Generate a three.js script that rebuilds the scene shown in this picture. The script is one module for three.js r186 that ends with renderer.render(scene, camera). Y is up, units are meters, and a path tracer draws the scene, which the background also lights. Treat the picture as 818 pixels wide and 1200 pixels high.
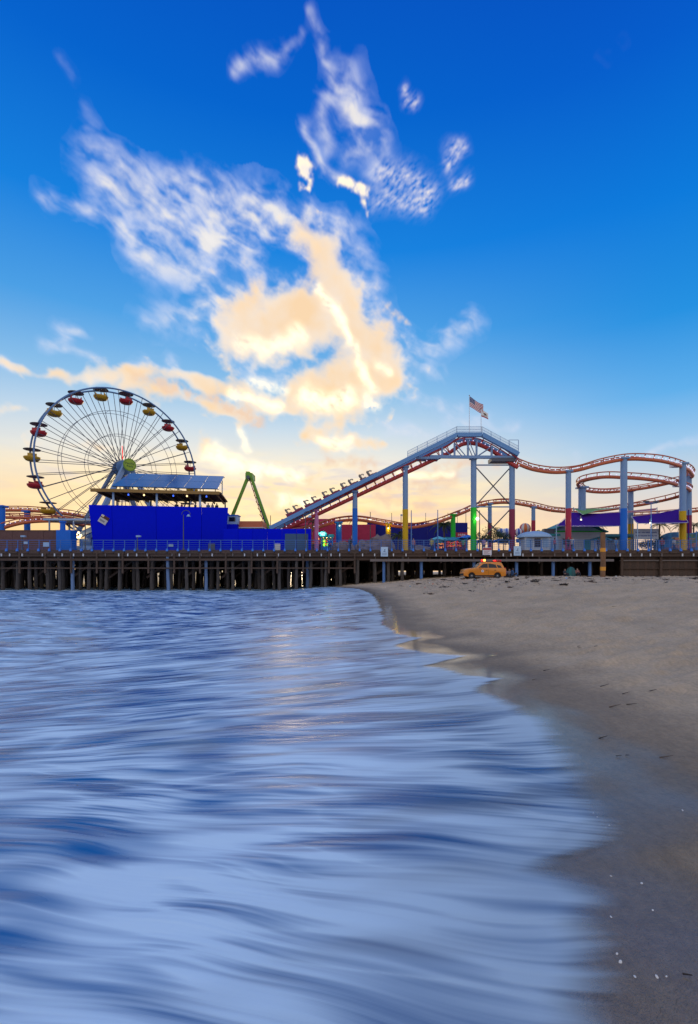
import * as THREE from 'three';
import { mergeGeometries, toCreasedNormals } from 'three/addons/utils/BufferGeometryUtils.js';
import { MarchingCubes } from 'three/addons/objects/MarchingCubes.js';
import { createNoise2D, createNoise3D } from 'simplex-noise';

// ---------------------------------------------------------------- camera, sky, sun, exposure
const scene = new THREE.Scene();
const EYE = 2.4, FOCAL = 533;                       // eye 2.4 m above the sea; a 16 mm lens held upright
const camera = new THREE.PerspectiveCamera(2 * Math.atan(600 / FOCAL) * 180 / Math.PI, 818 / 1200, 0.1, 12000);
camera.position.set(0, EYE, 0);
camera.lookAt(0, EYE, -10);
camera.setViewOffset(818, 1200, 0, -70, 818, 1200); // level camera, lens shifted: upright posts stay upright
const renderer = new THREE.WebGLRenderer({ antialias: true });
renderer.toneMapping = THREE.LinearToneMapping;
renderer.toneMappingExposure = 1.15;
renderer.shadowMap.enabled = true;

const V = (x, y, z) => new THREE.Vector3(x, y, z);
const clamp = (v, a = 0, b = 1) => Math.min(b, Math.max(a, v));
const mix = (a, b, t) => a + (b - a) * t;
const sstep = (a, b, v) => { const t = clamp((v - a) / (b - a)); return t * t * (3 - 2 * t); };
function rng(seed) { let s = seed | 0; return () => { s = (s + 0x6d2b79f5) | 0; let t = Math.imul(s ^ (s >>> 15), 1 | s); t = (t + Math.imul(t ^ (t >>> 7), 61 | t)) ^ t; return ((t ^ (t >>> 14)) >>> 0) / 4294967296; }; }
const n2 = createNoise2D(rng(11)), n3 = createNoise3D(rng(23));
const keys = (t, table) => {                         // piecewise linear colour table [position, r, g, b]
  let i = 1; while (i < table.length - 1 && table[i][0] < t) i++;
  const a = table[i - 1], b = table[i], k = clamp((t - a[0]) / (b[0] - a[0]));
  return [mix(a[1], b[1], k), mix(a[2], b[2], k), mix(a[3], b[3], k)];
};
const SUN_AZ = -7.5, SUN_EL = 5;                     // degrees; azimuth from -z, positive to the right
// clouds: kind, strength, width, then points on a stereographic chart (degrees) centred on the sunset horizon
const CLOUDS = [
  ['C',0.5,0.84,-11.7,50.2,-9.2,51,-6.6,51.6], ['C',0.35,0.47,-12.1,50,-9.3,51.1,-6.3,51.8,-4.8,53,-3.3,53.9,-2.3,52.6,-1.6,51,-1,49.5],
  ['C',0.45,0.55,-3.6,53.8,-2.1,52.3,-1.1,50.3], ['C',0.8,1.78,-0.4,49.7,0.3,48],
  ['C',0.9,1.52,0.3,47.9,1.3,46.5,1,45.3], ['C',0.5,0.91,-2,48.5,-2.8,46.6,-2.1,45.3],
  ['C',0.6,1.33,2.1,46.6,3.4,44.8,2.9,43.3], ['R',0.85,1.61,3.6,42.9,6.2,42.2,8.3,41.3],
  ['R',0.6,1.08,3.3,40.4,5,40.5,8.5,40.3], ['R',0.8,0.85,10.5,43.8,11.6,44.8],
  ['R',0.85,0.80,11.3,42,12.4,42], ['R',0.75,0.66,5.7,49.5,5.9,48.7,6.9,48.5],
  ['C',0.9,0.56,-4.3,46.7,-3.9,45.2,-2.7,43.6,-0.8,42.9], ['P',0.9,0.73,-0.6,42.7,0.5,42.2,1.8,41],
  ['P',0.6,0.42,1.8,40,2.4,39.6], ['P',1.15,1.04,-5.4,43.7,-4.9,43.2],
  ['P',0.9,0.72,-4.7,42.9,-4.3,42.6], ['P',0.9,0.57,-5.1,41.5,-4.2,41.6],
  ['C',0.6,0.76,-4.6,41,-4.4,39.5,-3.5,37.7], ['C',0.5,1.19,-1.8,38.8,0.3,38.4],
  ['C',0.13,0.61,-27.4,48.8,-26.9,48.1], ['C',0.12,0.72,-26.2,46.4,-25.5,44.6],
  ['C',0.2,0.89,-26.4,44.6,-24.8,43.5,-26.3,43.9], ['C',0.45,1.68,-26,42.7,-23,41.8,-24.2,39.6],
  ['C',0.75,0.88,-31,38.2,-27.9,38,-24.9,37.2,-21.8,35], ['C',0.75,2.10,-25.7,39.9,-20.8,39.8,-14.7,40.4,-9.3,39.8],
  ['C',0.7,2.02,-21.9,38.4,-16.7,38.1,-10.3,38.5,-5,38.3], ['C',0.75,2.56,-21.4,35.5,-17,35.2,-15,36.9],
  ['C',0.9,2.91,-14,36.6,-11.3,36.8], ['C',0.8,1.85,-10.2,40.5,-7.5,39,-5.1,37.4],
  ['C',0.7,1.89,-6.6,38.4,-4.1,37.7], ['C',0.5,1.56,-21.5,41,-18,42,-13.7,41.4],
  ['C',0.45,1.18,-23.8,36.7,-22.5,33.7,-16.3,33.1], ['C',0.35,0.90,-12.9,33.9,-13,31.4,-14.6,30.8],
  ['C',0.45,0.90,-10.6,34.2,-6.8,33.3,-5.2,33], ['C',0.5,1.96,-22.2,28.5,-18.4,30,-15.5,31],
  ['C',0.55,2.21,-17,29.4,-14.6,28.5,-15.5,31], ['W',1,1.91,-5.5,37.7,-4.1,36.9,-2.4,35.9],
  ['W',1.15,2.18,-2.4,34.2,-1.1,32.9,-0.5,31.1], ['W',1.2,2.26,-1.3,31.8,0.1,29.3,1.5,27.4],
  ['W',1.2,3.09,1.1,27.7,3.2,26.3,4.4,24.8], ['C',0.7,2.71,-0.5,35.9,1.1,33.4,1.5,31.2],
  ['C',0.75,1.52,2.3,29.5,4.7,28,7,26.9], ['C',0.7,1.41,6.2,25.1,8.8,25.9,11.2,27.1,14.2,28.7],
  ['C',0.45,0.97,6.3,24,9.3,24.1,10.9,23.5], ['W',1.3,3.33,-11.6,29.6,-8.8,30.2,-6.1,29.8],
  ['W',1.3,2.84,-13.3,27.4,-9.8,27,-6.1,28,-3.7,29.3], ['W',1,1.86,-5.7,30.8,-3.3,30.4],
  ['C',0.7,1.98,-13.9,29.4,-13,31.4,-9.8,31.7], ['C',0.8,1.36,-12.4,25.3,-11.1,23.5,-8.1,23.6],
  ['W',1.25,3.18,-4,21.9,-0.9,22.5,2.2,23.1], ['W',1.1,2.61,-5.9,21.1,-3,20.8,0.1,21],
  ['W',1.1,2.15,-0.9,24.6,2.2,24.6,4.4,23.6], ['C',0.7,1.37,4.4,22.9,6.7,23.6],
  ['P',1.2,0.81,2.4,20.8,3,20.6], ['C',0.6,0.93,-31,26.6,-29.7,26.8],
  ['C',0.4,0.68,-33.4,25.2,-31.4,24.7,-28.2,23.7], ['C',0.4,0.68,-32.7,25.1,-30.7,25.7],
  ['W',0.55,0.61,-38.2,22.8,-34.6,22.2,-30.6,21.8,-27.2,22], ['W',0.4,0.63,-35.3,14.7,-31.2,14.3,-27.7,14.7],
  ['W',0.5,0.79,-26.1,11.5,-21.5,10.7,-16.6,10.2], ['W',0.5,0.73,1.2,11.9,6.5,12.5],
  ['W',0.5,0.75,-8.4,7.2,1.2,6.6], ['W',0.4,0.68,-38.1,17.1,-35.8,17.9],
  ['C',0.5,0.99,7.4,20.7,13.5,19.9], ['C',0.4,1.02,4.3,17.8,11.6,15.7],
  ['C',0.5,0.81,-41.6,23.5,-37.5,22.6], ['W',0.85,1.12,-28.9,22.2,-24.5,22.8,-19.9,23,-17.1,22.4],
  ['W',0.95,1.17,-18,22.6,-13.2,21.9,-9.2,20.7], ['W',0.8,1.06,-25.5,21.5,-22.8,21.1,-18.2,20.3,-11.3,19.8],
  ['C',0.6,0.93,-24.4,23.5,-20.4,23.5], ['C',0.45,0.94,-20.2,24.4,-19.7,23],
  ['W',0.8,0.90,-12.2,20.9,-9.2,19.9,-6.7,19.4], ['W',0.9,1.41,-17.4,15.5,-15.3,14.1,-11.5,12],
  ['W',0.9,1.04,-12.5,12.8,-8.3,12.5,-5,11.7], ['W',0.7,0.61,-12.9,17.6,-12.4,15],
  ['W',0.9,1.45,-4.5,16.6,-1.8,16,0.5,15.8], ['W',0.7,0.83,0.9,15.4,4.3,15.6],
  ['W',0.7,0.92,-3.9,17.8,-0.5,18.2], ['W',0.6,1.06,-11.5,8.5,-6.3,9.2,-1,8.6],
  ['W',0.6,0.80,-16.3,19.4,-11.3,18.6], ['T',0.8,0.96,-21.3,21.2,-18.3,20.7],
  ['T',0.9,0.99,-16.2,21,-13.5,19.7], ['T',0.8,0.90,-12.7,19.2,-10.9,18.3],
  ['T',0.6,0.84,-24.5,22.3,-21.8,21.9], ['T',0.7,1.26,2.2,11.1,7.5,10.6,12.7,11.6],
  ['T',0.6,0.94,3.3,9,9.7,8.5], ['T',0.5,0.92,6.5,12.9,11.6,13.2,18.7,13.4],
  ['T',0.5,0.84,-3.1,13.8,3.3,13.1], ['T',0.6,0.85,-3.1,7.1,3.3,6.8,7.6,7],
  ['T',0.35,0.95,21.8,6.6,27.4,7.1,32.6,6.5], ['C',0.35,0.88,12.3,18.4,16.7,18.4],
  ['C',0.3,0.78,12.5,17.6,19.5,17.3], ['C',0.12,0.66,26.7,13.6,27.2,12],
  ['C',0.35,0.66,33.9,13.5,38.3,14.4,44,15.3], ['C',0.05,0.61,24.3,50,25.3,49.4],
  ['C',0.04,0.53,26.1,50.8,26.7,50], ['C',0.3,0.66,25.9,8.9,28.2,9],
  ['H',0.9,0.64,-3.6,32.9,-2.5,31.6,-1.7,30.4], ['H',1.1,0.57,-1.5,30.2,-0.7,28.6,-0.1,27.2],
  ['H',0.8,0.69,0.5,26.3,1.5,24,2.6,22.1], ['H',0.7,0.95,-12.5,26.9,-10,26.4,-7.4,27.1,-5.7,28],
  ['H',1.2,1.31,-4.9,21.1,-2.6,20.8,-0.1,21.2], ['H',0.8,0.71,2.2,20.8,3,20.4],
  ['H',0.9,0.79,-14,21.4,-11.2,20.8,-8.6,19.9], ['H',1.1,1.32,-16.5,14.7,-14.3,13.2,-11.9,12],
  ['H',1,0.94,-11.5,12.4,-6.3,12.1], ['H',0.8,0.93,-3.1,16.2,-0.5,15.8],
  ['H',0.6,0.61,-12.6,17,-12.4,15.2], ['H',0.6,0.89,-11.1,22.9,-8.1,22],
  ['H',0.5,0.68,3.2,25.2,4.4,24.4], ['H',0.7,0.85,-8.4,8.7,-3.1,8.8],
  ['H',0.5,0.51,6.5,12.1,12.7,12],
];
function makeSky(W, H) {
  const data = new Float32Array(W * H * 4);
  const warm = [[0, .95, .58, .24], [4, 1, .64, .24], [9, .98, .72, .38], [13, .82, .76, .64], [17, .54, .65, .74], [21, .27, .51, .76], [27, .085, .36, .77], [35, .010, .22, .72], [45, .002, .125, .60], [53, .002, .085, .52], [90, .014, .105, .46]];
  const side = [[0, .78, .54, .40], [5, .80, .62, .49], [9, .56, .60, .63], [13, .30, .51, .73], [18, .10, .38, .74], [25, .018, .27, .72], [34, .004, .19, .69], [44, .002, .105, .58], [53, .002, .065, .48], [90, .014, .105, .46]];
  const anti = [[0, .50, .43, .42], [8, .56, .50, .50], [18, .58, .55, .60], [30, .52, .56, .70], [45, .36, .48, .74], [60, .16, .31, .64], [90, .03, .12, .50]];
  const fbm = (x, y, z, f, oct) => { let s = 0, a = .5; for (let i = 0; i < oct; i++) { s += a * n3(x * f, y * f, z * f); f *= 2.03; a *= .52; } return s; };
  const list = CLOUDS.map(([kind, str, w, ...p]) => {
    let l = 1e9, r = -1e9, b = 1e9, t = -1e9;
    for (let i = 0; i < p.length; i += 2) { l = Math.min(l, p[i]); r = Math.max(r, p[i]); b = Math.min(b, p[i + 1]); t = Math.max(t, p[i + 1]); }
    const m = w * 3.6 + 1.2;
    return { kind, str, w, p, box: [l - m, r + m, b - m, t + m] };
  });
  for (let j = 0; j < H; j++) {
    const el = ((j + .5) / H - .5) * Math.PI, eld = el * 180 / Math.PI, sy = Math.sin(el), cy = Math.cos(el);
    for (let i = 0; i < W; i++) {
      const o = (j * W + i) * 4;
      data[o + 3] = 1;
      if (eld < -1) { data[o] = .34; data[o + 1] = .36; data[o + 2] = .44; continue; }
      const ph = ((i + .5) / W - .5) * 2 * Math.PI, dx = cy * Math.cos(ph), dz = cy * Math.sin(ph);
      const az = Math.atan2(dx, -dz) * 180 / Math.PI, daz = Math.abs(((az - SUN_AZ + 540) % 360) - 180);
      const e = Math.max(0, eld), a = keys(e, warm), b = keys(e, side), c = keys(e, anti);
      const k1 = sstep(8, az < SUN_AZ ? 75 : 46, daz), k2 = sstep(60, 140, daz);
      const hi = mix(1, .90, sstep(12, 30, e) * (1 - k2)); for (let n = 0; n < 3; n++) { a[n] *= hi; b[n] *= hi; }
      let r = mix(mix(a[0], b[0], k1), c[0], k2), g = mix(mix(a[1], b[1], k1), c[1], k2), bl = mix(mix(a[2], b[2], k1), c[2], k2);
      const over = (cr, cg, cb, al) => { r = mix(r, cr, al); g = mix(g, cg, al); bl = mix(bl, cb, al); };
      if (dz < .2 && eld < 62 && daz < 75) {
        const k = 2 / (1 - dz) * 57.29578, p0 = dx * k, q0 = sy * k;
        // thin veil low in the glow
        const veil = fbm(dx, sy * 4.5, dz, 5, 4);
        if (eld < 16) { const m = sstep(16, 9, eld) * sstep(38, 10, daz); const v2 = fbm(dx + 3, sy * 5, dz, 9, 4); over(1.0, .80, .46, clamp(m * (.15 + veil * 2.1), 0, .85)); over(mix(.80, .62, sstep(4, 12, eld)), mix(.56, .58, sstep(4, 12, eld)), mix(.42, .62, sstep(4, 12, eld)), clamp(m * (v2 * 1.7 - veil * .9 - .05), 0, .7)); }
        const wx = n3(dx * 9, sy * 9, dz * 9), wy = n3(dx * 9 + 31, sy * 9, dz * 9), wx2 = n3(dx * 24, sy * 24 + 7, dz * 24), wy2 = n3(dx * 24, sy * 24, dz * 24 + 17);
        const p1 = p0 + wx * .5 + wx2 * .3, q1 = q0 + wy * .5 + wy2 * .3;
        let mC = 0, mV = 0, mR = 0, mP = 0, mW = 0, mT = 0, mH = 0;
        for (const s of list) {
          const x = s.box; if (p0 < x[0] || p0 > x[1] || q0 < x[2] || q0 > x[3]) continue;
          let best = 1e9; const p = s.p;
          for (let n = 0; n + 3 < p.length; n += 2) {
            const ax = p[n], ay = p[n + 1], bx = p[n + 2] - ax, by = p[n + 3] - ay, t = clamp(((p1 - ax) * bx + (q1 - ay) * by) / (bx * bx + by * by + 1e-9));
            const ex = p1 - ax - bx * t, ey = q1 - ay - by * t; best = Math.min(best, ex * ex + ey * ey);
          }
          const m = s.str * Math.exp(-best / (s.w * s.w * .55));
          if (s.kind === 'C') { mC += m; mV += s.str * Math.exp(-best / (s.w * s.w * 1.5)); } else if (s.kind === 'R') mR += m; else if (s.kind === 'P') mP += m; else if (s.kind === 'W') mW += m; else if (s.kind === 'T') mT += m; else mH += m;
        }
        if (mC + mR + mP + mW + mT + mH > .01) {
          const low = sstep(24, 12, eld);
          const f1 = fbm(dx, sy, dz, 14, 5), f2 = fbm(dx + 5, sy, dz, 40, 4);
          const al1 = p1 * .88 - q1 * .48, ac1 = q1 * .88 + p1 * .48;                       // along and across the wind
          const st1 = fbm(al1 * .42, ac1 * 1.15, 3, .42, 6), st3 = fbm(al1 * .3, ac1 * .8, 11, 1.5, 4), st2 = fbm((p0 + q0 * .7) * .45, (q0 - p0 * .7) * 1.1, 7, 1.5, 3);
          if (mC > .005) {
            const veil2 = 1 - Math.exp(-.5 * mV); over(.62, .70, .94, clamp(.55 * veil2 * (.42 + f1 * 1.5 + st1 * 1.0)));
            const tex = clamp(.47 + st1 * .72 + f1 * .55 + st3 * .16 + f2 * .16), m = 1 - Math.exp(-1.2 * mC), d = clamp(m * (.2 + 1.2 * tex) - .04), al = .78 * d;
            over(mix(.60, .92, clamp(d * .8 + low * .3)), mix(.66, .82, clamp(d * .85 + low * .1)), mix(.86, .70 - low * .2, d), al);
          }
          if (mR > .005) { const d = clamp(mR * (.5 + st2 * .85 + f2 * .3 + st1 * .3)), al = .8 * d; over(mix(.66, 1.0, d), mix(.7, .88, d), mix(.88, .74, d), al); }
          if (mW > .01) {
            const m = 1 - Math.exp(-1.35 * mW), lo = n3(dx * 8, sy * 8, dz * 8), e = m + (f1 * .5 + st1 * .35 + f2 * .22) * (1.15 - m), d = sstep(.1, .85, e), al = .93 * d, t = clamp(e * .85 + lo * .3 + f1 * .25 - .12);
            over(mix(.86, .90, t), mix(.76, .61, t) + (1 - low) * .02, mix(.64, .31, t) + (1 - low) * .05, al);
          }
          if (mP > .01) { const d = sstep(.15, .95, mP * (.9 + f2 * .8) + f1 * .2 + f2 * .3), t = clamp(.6 + f2 * 1.2); over(mix(.8, 1.04, t), mix(.74, .9, t), mix(.74, .68, t), .95 * d); }
          if (mT > .01) { const d = clamp(mT * (.7 + f1 * 1.2 + f2 * 1.1)); over(.78, .55, .40, clamp(d, 0, .7)); }
          if (mH > .01) { const d = clamp(1 - Math.exp(-mH * (1.1 + f1 * 1.1 + f2 * .9 + st3 * .8))); over(1.4, 1.2, .84, clamp(d * 1.15, 0, .97)); }
        }
      } else if (eld > 0) {
        // beyond the frame: unseen cloud, thickened and brightened to light the ground
        const m = fbm(dx, sy * 2, dz, 2.2, 2) + fbm(dx, sy * 2, dz, 9, 3) * .5, d = sstep(-.25, .45, m) * sstep(0, 8, eld);
        over(1.02, .98, .94, .8 * d * mix(.45, 1, sstep(15, 45, eld)));
      }
      data[o] = Math.max(0, r); data[o + 1] = Math.max(0, g); data[o + 2] = Math.max(0, bl);
    }
  }
  const t = new THREE.DataTexture(data, W, H, THREE.RGBAFormat, THREE.FloatType);
  t.mapping = THREE.EquirectangularReflectionMapping; t.magFilter = THREE.LinearFilter; t.needsUpdate = true;
  return t;
}
const sky = makeSky(4096, 2048);
scene.background = sky; scene.environment = sky;

const sun = new THREE.DirectionalLight(new THREE.Color(1, .78, .5), 0.5);
sun.position.set(Math.sin(SUN_AZ * Math.PI / 180) * 200, Math.tan(SUN_EL * Math.PI / 180) * 200, -Math.cos(SUN_AZ * Math.PI / 180) * 200);
sun.target.position.set(0, 0, 0);
sun.castShadow = true; sun.shadow.radius = 24; sun.shadow.mapSize.set(2048, 2048);
Object.assign(sun.shadow.camera, { left: -90, right: 90, top: 60, bottom: -60, near: 1, far: 420 });
scene.add(sun, sun.target);

// ---------------------------------------------------------------- helpers
const taken = new Map();
function numbered(name) { const n = taken.get(name) ?? 0; taken.set(name, n + 1); return n ? name + '_' + String(n).padStart(3, '0') : name; }
function tag(o, label, category, group) { o.userData.label = label; o.userData.category = category; if (group) o.userData.group = group; return o; }
function thing(name, label, category, p = V(0, 0, 0), turn = 0, group) {
  const o = new THREE.Group(); o.name = numbered(name); o.position.copy(p); o.rotation.y = turn; scene.add(o);
  return tag(o, label, category, group);
}
function ground(name, geo, m) { const o = new THREE.Mesh(geo, m); o.name = name; o.castShadow = o.receiveShadow = true; o.userData.kind = 'structure'; scene.add(o); return o; }
function part(name, geo, m, parent, p) {
  if (Array.isArray(geo)) geo = geo.length > 1 ? mergeGeometries(geo.map((g) => { const h = g.index ? g.toNonIndexed() : g; for (const k of Object.keys(h.attributes)) if (!['position', 'normal', 'uv'].includes(k)) h.deleteAttribute(k); return h; })) : geo[0];
  const o = new THREE.Mesh(geo, m); o.name = name; o.castShadow = o.receiveShadow = true; if (p) o.position.copy(p); parent.add(o); return o;
}
const box = (w, h, d, x = 0, y = 0, z = 0) => new THREE.BoxGeometry(w, h, d).translate(x, y, z);
const cyl = (r0, r1, h, x = 0, y = 0, z = 0, n = 12) => new THREE.CylinderGeometry(r1, r0, h, n).translate(x, y, z);   // r0 below, r1 above
function rod(a, b, r, n = 6, r2 = r) {                 // round bar from a to b
  const d = b.clone().sub(a), l = d.length(), g = new THREE.CylinderGeometry(r2, r, l, n);
  g.applyQuaternion(new THREE.Quaternion().setFromUnitVectors(V(0, 1, 0), d.normalize()));
  return g.translate((a.x + b.x) / 2, (a.y + b.y) / 2, (a.z + b.z) / 2);
}
function beam(a, b, w, h) {                            // rectangular bar from a to b, h measured upward
  const d = b.clone().sub(a), l = d.length(), f = d.normalize(), s = V(0, 1, 0).cross(f); if (s.lengthSq() < 1e-6) s.set(1, 0, 0); s.normalize();
  const u = f.clone().cross(s), g = new THREE.BoxGeometry(w, h, l);
  g.applyMatrix4(new THREE.Matrix4().makeBasis(s, u, f));
  return g.translate((a.x + b.x) / 2, (a.y + b.y) / 2, (a.z + b.z) / 2);
}
const lin = (r, g, b) => new THREE.Color().setRGB(r, g, b);
function matte(r, g, b, rough = .75, extra = {}) { return new THREE.MeshStandardMaterial({ color: lin(r, g, b), roughness: rough, ...extra }); }
function canvasTex(w, h, draw) {
  const c = document.createElement('canvas'); c.width = w; c.height = h; draw(c.getContext('2d'), w, h);
  const t = new THREE.CanvasTexture(c); t.colorSpace = THREE.SRGBColorSpace; t.magFilter = THREE.LinearFilter; return t;
}
function dataTex(w, h, f, srgb, wrap = THREE.ClampToEdgeWrapping) {      // f(u, v) gives [r, g, b, a] in 0..1
  const d = new Uint8Array(w * h * 4);
  for (let j = 0, o = 0; j < h; j++) for (let i = 0; i < w; i++, o += 4) { const c = f((i + .5) / w, (j + .5) / h); d[o] = clamp(c[0]) * 255; d[o + 1] = clamp(c[1]) * 255; d[o + 2] = clamp(c[2]) * 255; d[o + 3] = (c[3] === undefined ? 1 : clamp(c[3])) * 255; }
  const t = new THREE.DataTexture(d, w, h); t.magFilter = THREE.LinearFilter; t.minFilter = THREE.LinearMipmapLinearFilter; t.wrapS = t.wrapT = wrap;
  if (srgb) t.colorSpace = THREE.SRGBColorSpace; t.needsUpdate = true; return t;
}
const enc = (v) => (v <= .0031308 ? v * 12.92 : 1.055 * Math.pow(v, 1 / 2.4) - .055);
const periodic = (u, v, f, seed) => {                 // noise that repeats over the unit square
  const A = u * 2 * Math.PI, B = v * 2 * Math.PI, R = f / (2 * Math.PI);
  return .5 * (n3(Math.cos(A) * R + seed, Math.sin(A) * R, Math.cos(B) * R + Math.sin(B) * R * .37) + n3(Math.sin(B) * R, Math.cos(A) * R + seed * 2, Math.sin(A) * R * .8 + Math.cos(B) * R));
};
const pick = (px, py, d) => V((px - 409) / FOCAL * d, EYE + (670 - py) / FOCAL * d, -d);   // survey sighting (bearing, height angle, distance) to metres

// ---------------------------------------------------------------- beach and sea
const EDGE = [[4, .55], [-1.2, .8], [-1.67, .92], [-1.83, 1.0], [-1.99, 1.14], [-2.13, 1.18], [-2.27, 1.31], [-2.40, 1.25], [-2.5, 1.12], [-2.58, 1.2], [-2.67, 1.5], [-2.87, 1.69], [-3.25, 1.78], [-4, 1.92], [-4.77, 2.04], [-5.38, 1.93], [-6.2, 1.74], [-6.45, 2.0], [-6.6, 2.16], [-7, 1.75], [-7.86, 1.34], [-8.25, 1.95], [-8.4, 2.14], [-8.8, 1.75], [-9.6, 1.2], [-10.2, 1.02], [-10.7, 1.6], [-10.9, 1.75], [-11.4, 1.45], [-12, 1.3], [-14, 1.05], [-15.8, 1.22], [-21.5, 1.45], [-31.5, 1.66], [-38, 1.35], [-44, .91], [-53, -1.2], [-58, -2.4], [-110, -6], [-200, -8]];
function edgeX(z) { let i = 1; while (i < EDGE.length - 1 && EDGE[i][0] > z) i++; const a = EDGE[i - 1], b = EDGE[i]; return mix(a[1], b[1], clamp((z - a[0]) / (b[0] - a[0]))); }
const PROFILE = [[-300, -9], [-60, -4.2], [-8, 0], [1.6, .8], [14, 1.70], [20, 1.72], [400, 1.72]];
function profile(x) { let i = 1; while (i < PROFILE.length - 1 && PROFILE[i][0] < x) i++; const a = PROFILE[i - 1], b = PROFILE[i]; return mix(a[1], b[1], clamp((x - a[0]) / (b[0] - a[0]))); }
const smoothProfile = (x) => (profile(x - 1.2) + profile(x - .6) + profile(x) + profile(x + .6) + profile(x + 1.2)) / 5;
function sandY(x, z) {
  const dry = sstep(.3, 3.2, x - edgeX(z));
  let y = smoothProfile(x);
  y += dry * 1.5 * (.04 * n2(x * .22 + z * .1, z * .16) + .045 * n2(x * .7 + z * .5, z * .8 + 40) + .03 * n2(x * 1.4 + 9 + z, z * 2.1) + .016 * Math.abs(n2(x * 2.5 + z * .8, z * 3 + 3)) + .008 * n2(x * 5, z * 6 + 3));
  const churn = sstep(-19, -33, z) * sstep(3, 8, x);                    // trampled dry sand towards the pier
  y += churn * (.07 * n2(x * 1.1, z * .8 + 7) + .08 * Math.abs(n2(x * 2.4 + 5, z * 1.9)) + .035 * n2(x * 5, z * 4));
  return y;
}
function lines(spans) { const out = []; for (const [a, b, n] of spans) for (let i = 0; i < n; i++) out.push(mix(a, b, i / n)); out.push(spans[spans.length - 1][1]); return out; }
function sheet(xs, zs, height, uvs) {                 // uvs: list of functions (x, z) -> [u, v]
  const nx = xs.length, nz = zs.length, pos = new Float32Array(nx * nz * 3), uv = uvs.map(() => new Float32Array(nx * nz * 2)), idx = [];
  for (let j = 0, o = 0; j < nz; j++) for (let i = 0; i < nx; i++, o++) {
    pos.set([xs[i], height(xs[i], zs[j]), zs[j]], o * 3);
    uvs.forEach((f, k) => uv[k].set(f(xs[i], zs[j]), o * 2));
    if (i && j) idx.push(o - nx - 1, o - nx, o, o - nx - 1, o, o - 1);
  }
  const g = new THREE.BufferGeometry();
  g.setAttribute('position', new THREE.BufferAttribute(pos, 3));
  uv.forEach((a, k) => g.setAttribute(k ? 'uv' + k : 'uv', new THREE.BufferAttribute(a, 2)));
  g.setIndex(idx); g.computeVertexNormals();
  const n = g.attributes.normal; if (n.getY(0) < 0) { for (let i = 0; i < idx.length; i += 3) { const t = idx[i]; idx[i] = idx[i + 1]; idx[i + 1] = t; } g.setIndex(idx); g.computeVertexNormals(); }
  return g;
}
// sand: colour and gloss follow how wet it is; grain in the bump
const wetness = (x, z) => { const e = x - edgeX(z) + .22 * n2(x * .8, z * .5) + .1 * n2(x * 2.5, z * 1.5 + 3); return [1 - sstep(.0, .8, e), 1 - sstep(.4, 2.2, e)]; };
const SX0 = -6, SX1 = 26, SZ0 = 3, SZ1 = -66;
const sandAt = (u, v) => [mix(SX0, SX1, u), mix(SZ0, SZ1, v * v * .85 + v * .15)];
const sandUV = (x, z) => { const t = (z - SZ0) / (SZ1 - SZ0), c = clamp(t); return [(x - SX0) / (SX1 - SX0), (-.15 + Math.sqrt(.0225 + 3.4 * c)) / 1.7]; };
const sandColor = dataTex(2048, 2048, (u, v) => {
  const [x, z] = sandAt(u, v), [film, damp] = wetness(x, z);
  const big = .5 + .5 * (n2(x * .35, z * .25) * .6 + n2(x * 1.3, z * .9) * .4), fine = n2(x * 9, z * 7) * .4 + n2(x * 24, z * 26) * .6;
  const litter = sstep(.3, .75, n2(x * 1.7 + 50, z * 1.1) * .6 + n2(x * 5.3, z * 4.1) * .55) * sstep(-22, -34, z) * sstep(3, 7, x);
  const k = 1 + (big - .5) * .34 + fine * .24;
  let r = mix(.57, .235, damp) * k, g = mix(.415, .170, damp) * k, b = mix(.255, .106, damp) * k;
  r = mix(r, .62 * r, film * .35); g = mix(g, .62 * g, film * .35); b = mix(b, .64 * b, film * .35);
  r = mix(r, .12, litter * .9); g = mix(g, .085, litter * .9); b = mix(b, .06, litter * .9);
  return [enc(r), enc(g), enc(b)];
}, true);
const sandRough = dataTex(1024, 1024, (u, v) => {
  const [x, z] = sandAt(u, v), [film, damp] = wetness(x, z), n = .07 * n2(x * 4, z * 3);
  const r = mix(mix(.95, .72, damp), .45, film) + n * film; return [r, r, r];
}, false);
const sandBump = dataTex(1024, 1024, (u, v) => {
  const r = periodic(u, v, 14, 3) * .35 + periodic(u * 1, v, 46, 9) * .3 + periodic(u, v, 130, 5) * .35; const k = .5 + .5 * r; return [k, k, k];
}, false, THREE.RepeatWrapping);
for (const t of [sandColor, sandRough]) t.channel = 1;
const sandFilm = dataTex(1024, 1024, (u, v) => { const [x, z] = sandAt(u, v), f = wetness(x, z)[0] * (.8 + .3 * n2(x * 1.1, z * 1.4)); return [f, f, f]; }, false); sandFilm.channel = 1;
const sandMat = new THREE.MeshPhysicalMaterial({ map: sandColor, roughnessMap: sandRough, roughness: 1, clearcoat: 1, clearcoatMap: sandFilm, clearcoatRoughness: .1, bumpMap: sandBump, bumpScale: .026 });
ground('beach', sheet(
  lines([[-320, -70, 6], [-70, -12, 12], [-12, -1, 30], [-1, 6, 110], [6, 30, 170], [30, 62, 90], [62, 420, 14]]),
  lines([[40, 3, 6], [3, -1, 12], [-1, -9, 130], [-9, -24, 110], [-24, -62, 170], [-62, -110, 24], [-110, -500, 8]]),
  sandY, [(x, z) => [x / 1.3, z / 1.3], sandUV]), sandMat);

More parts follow.
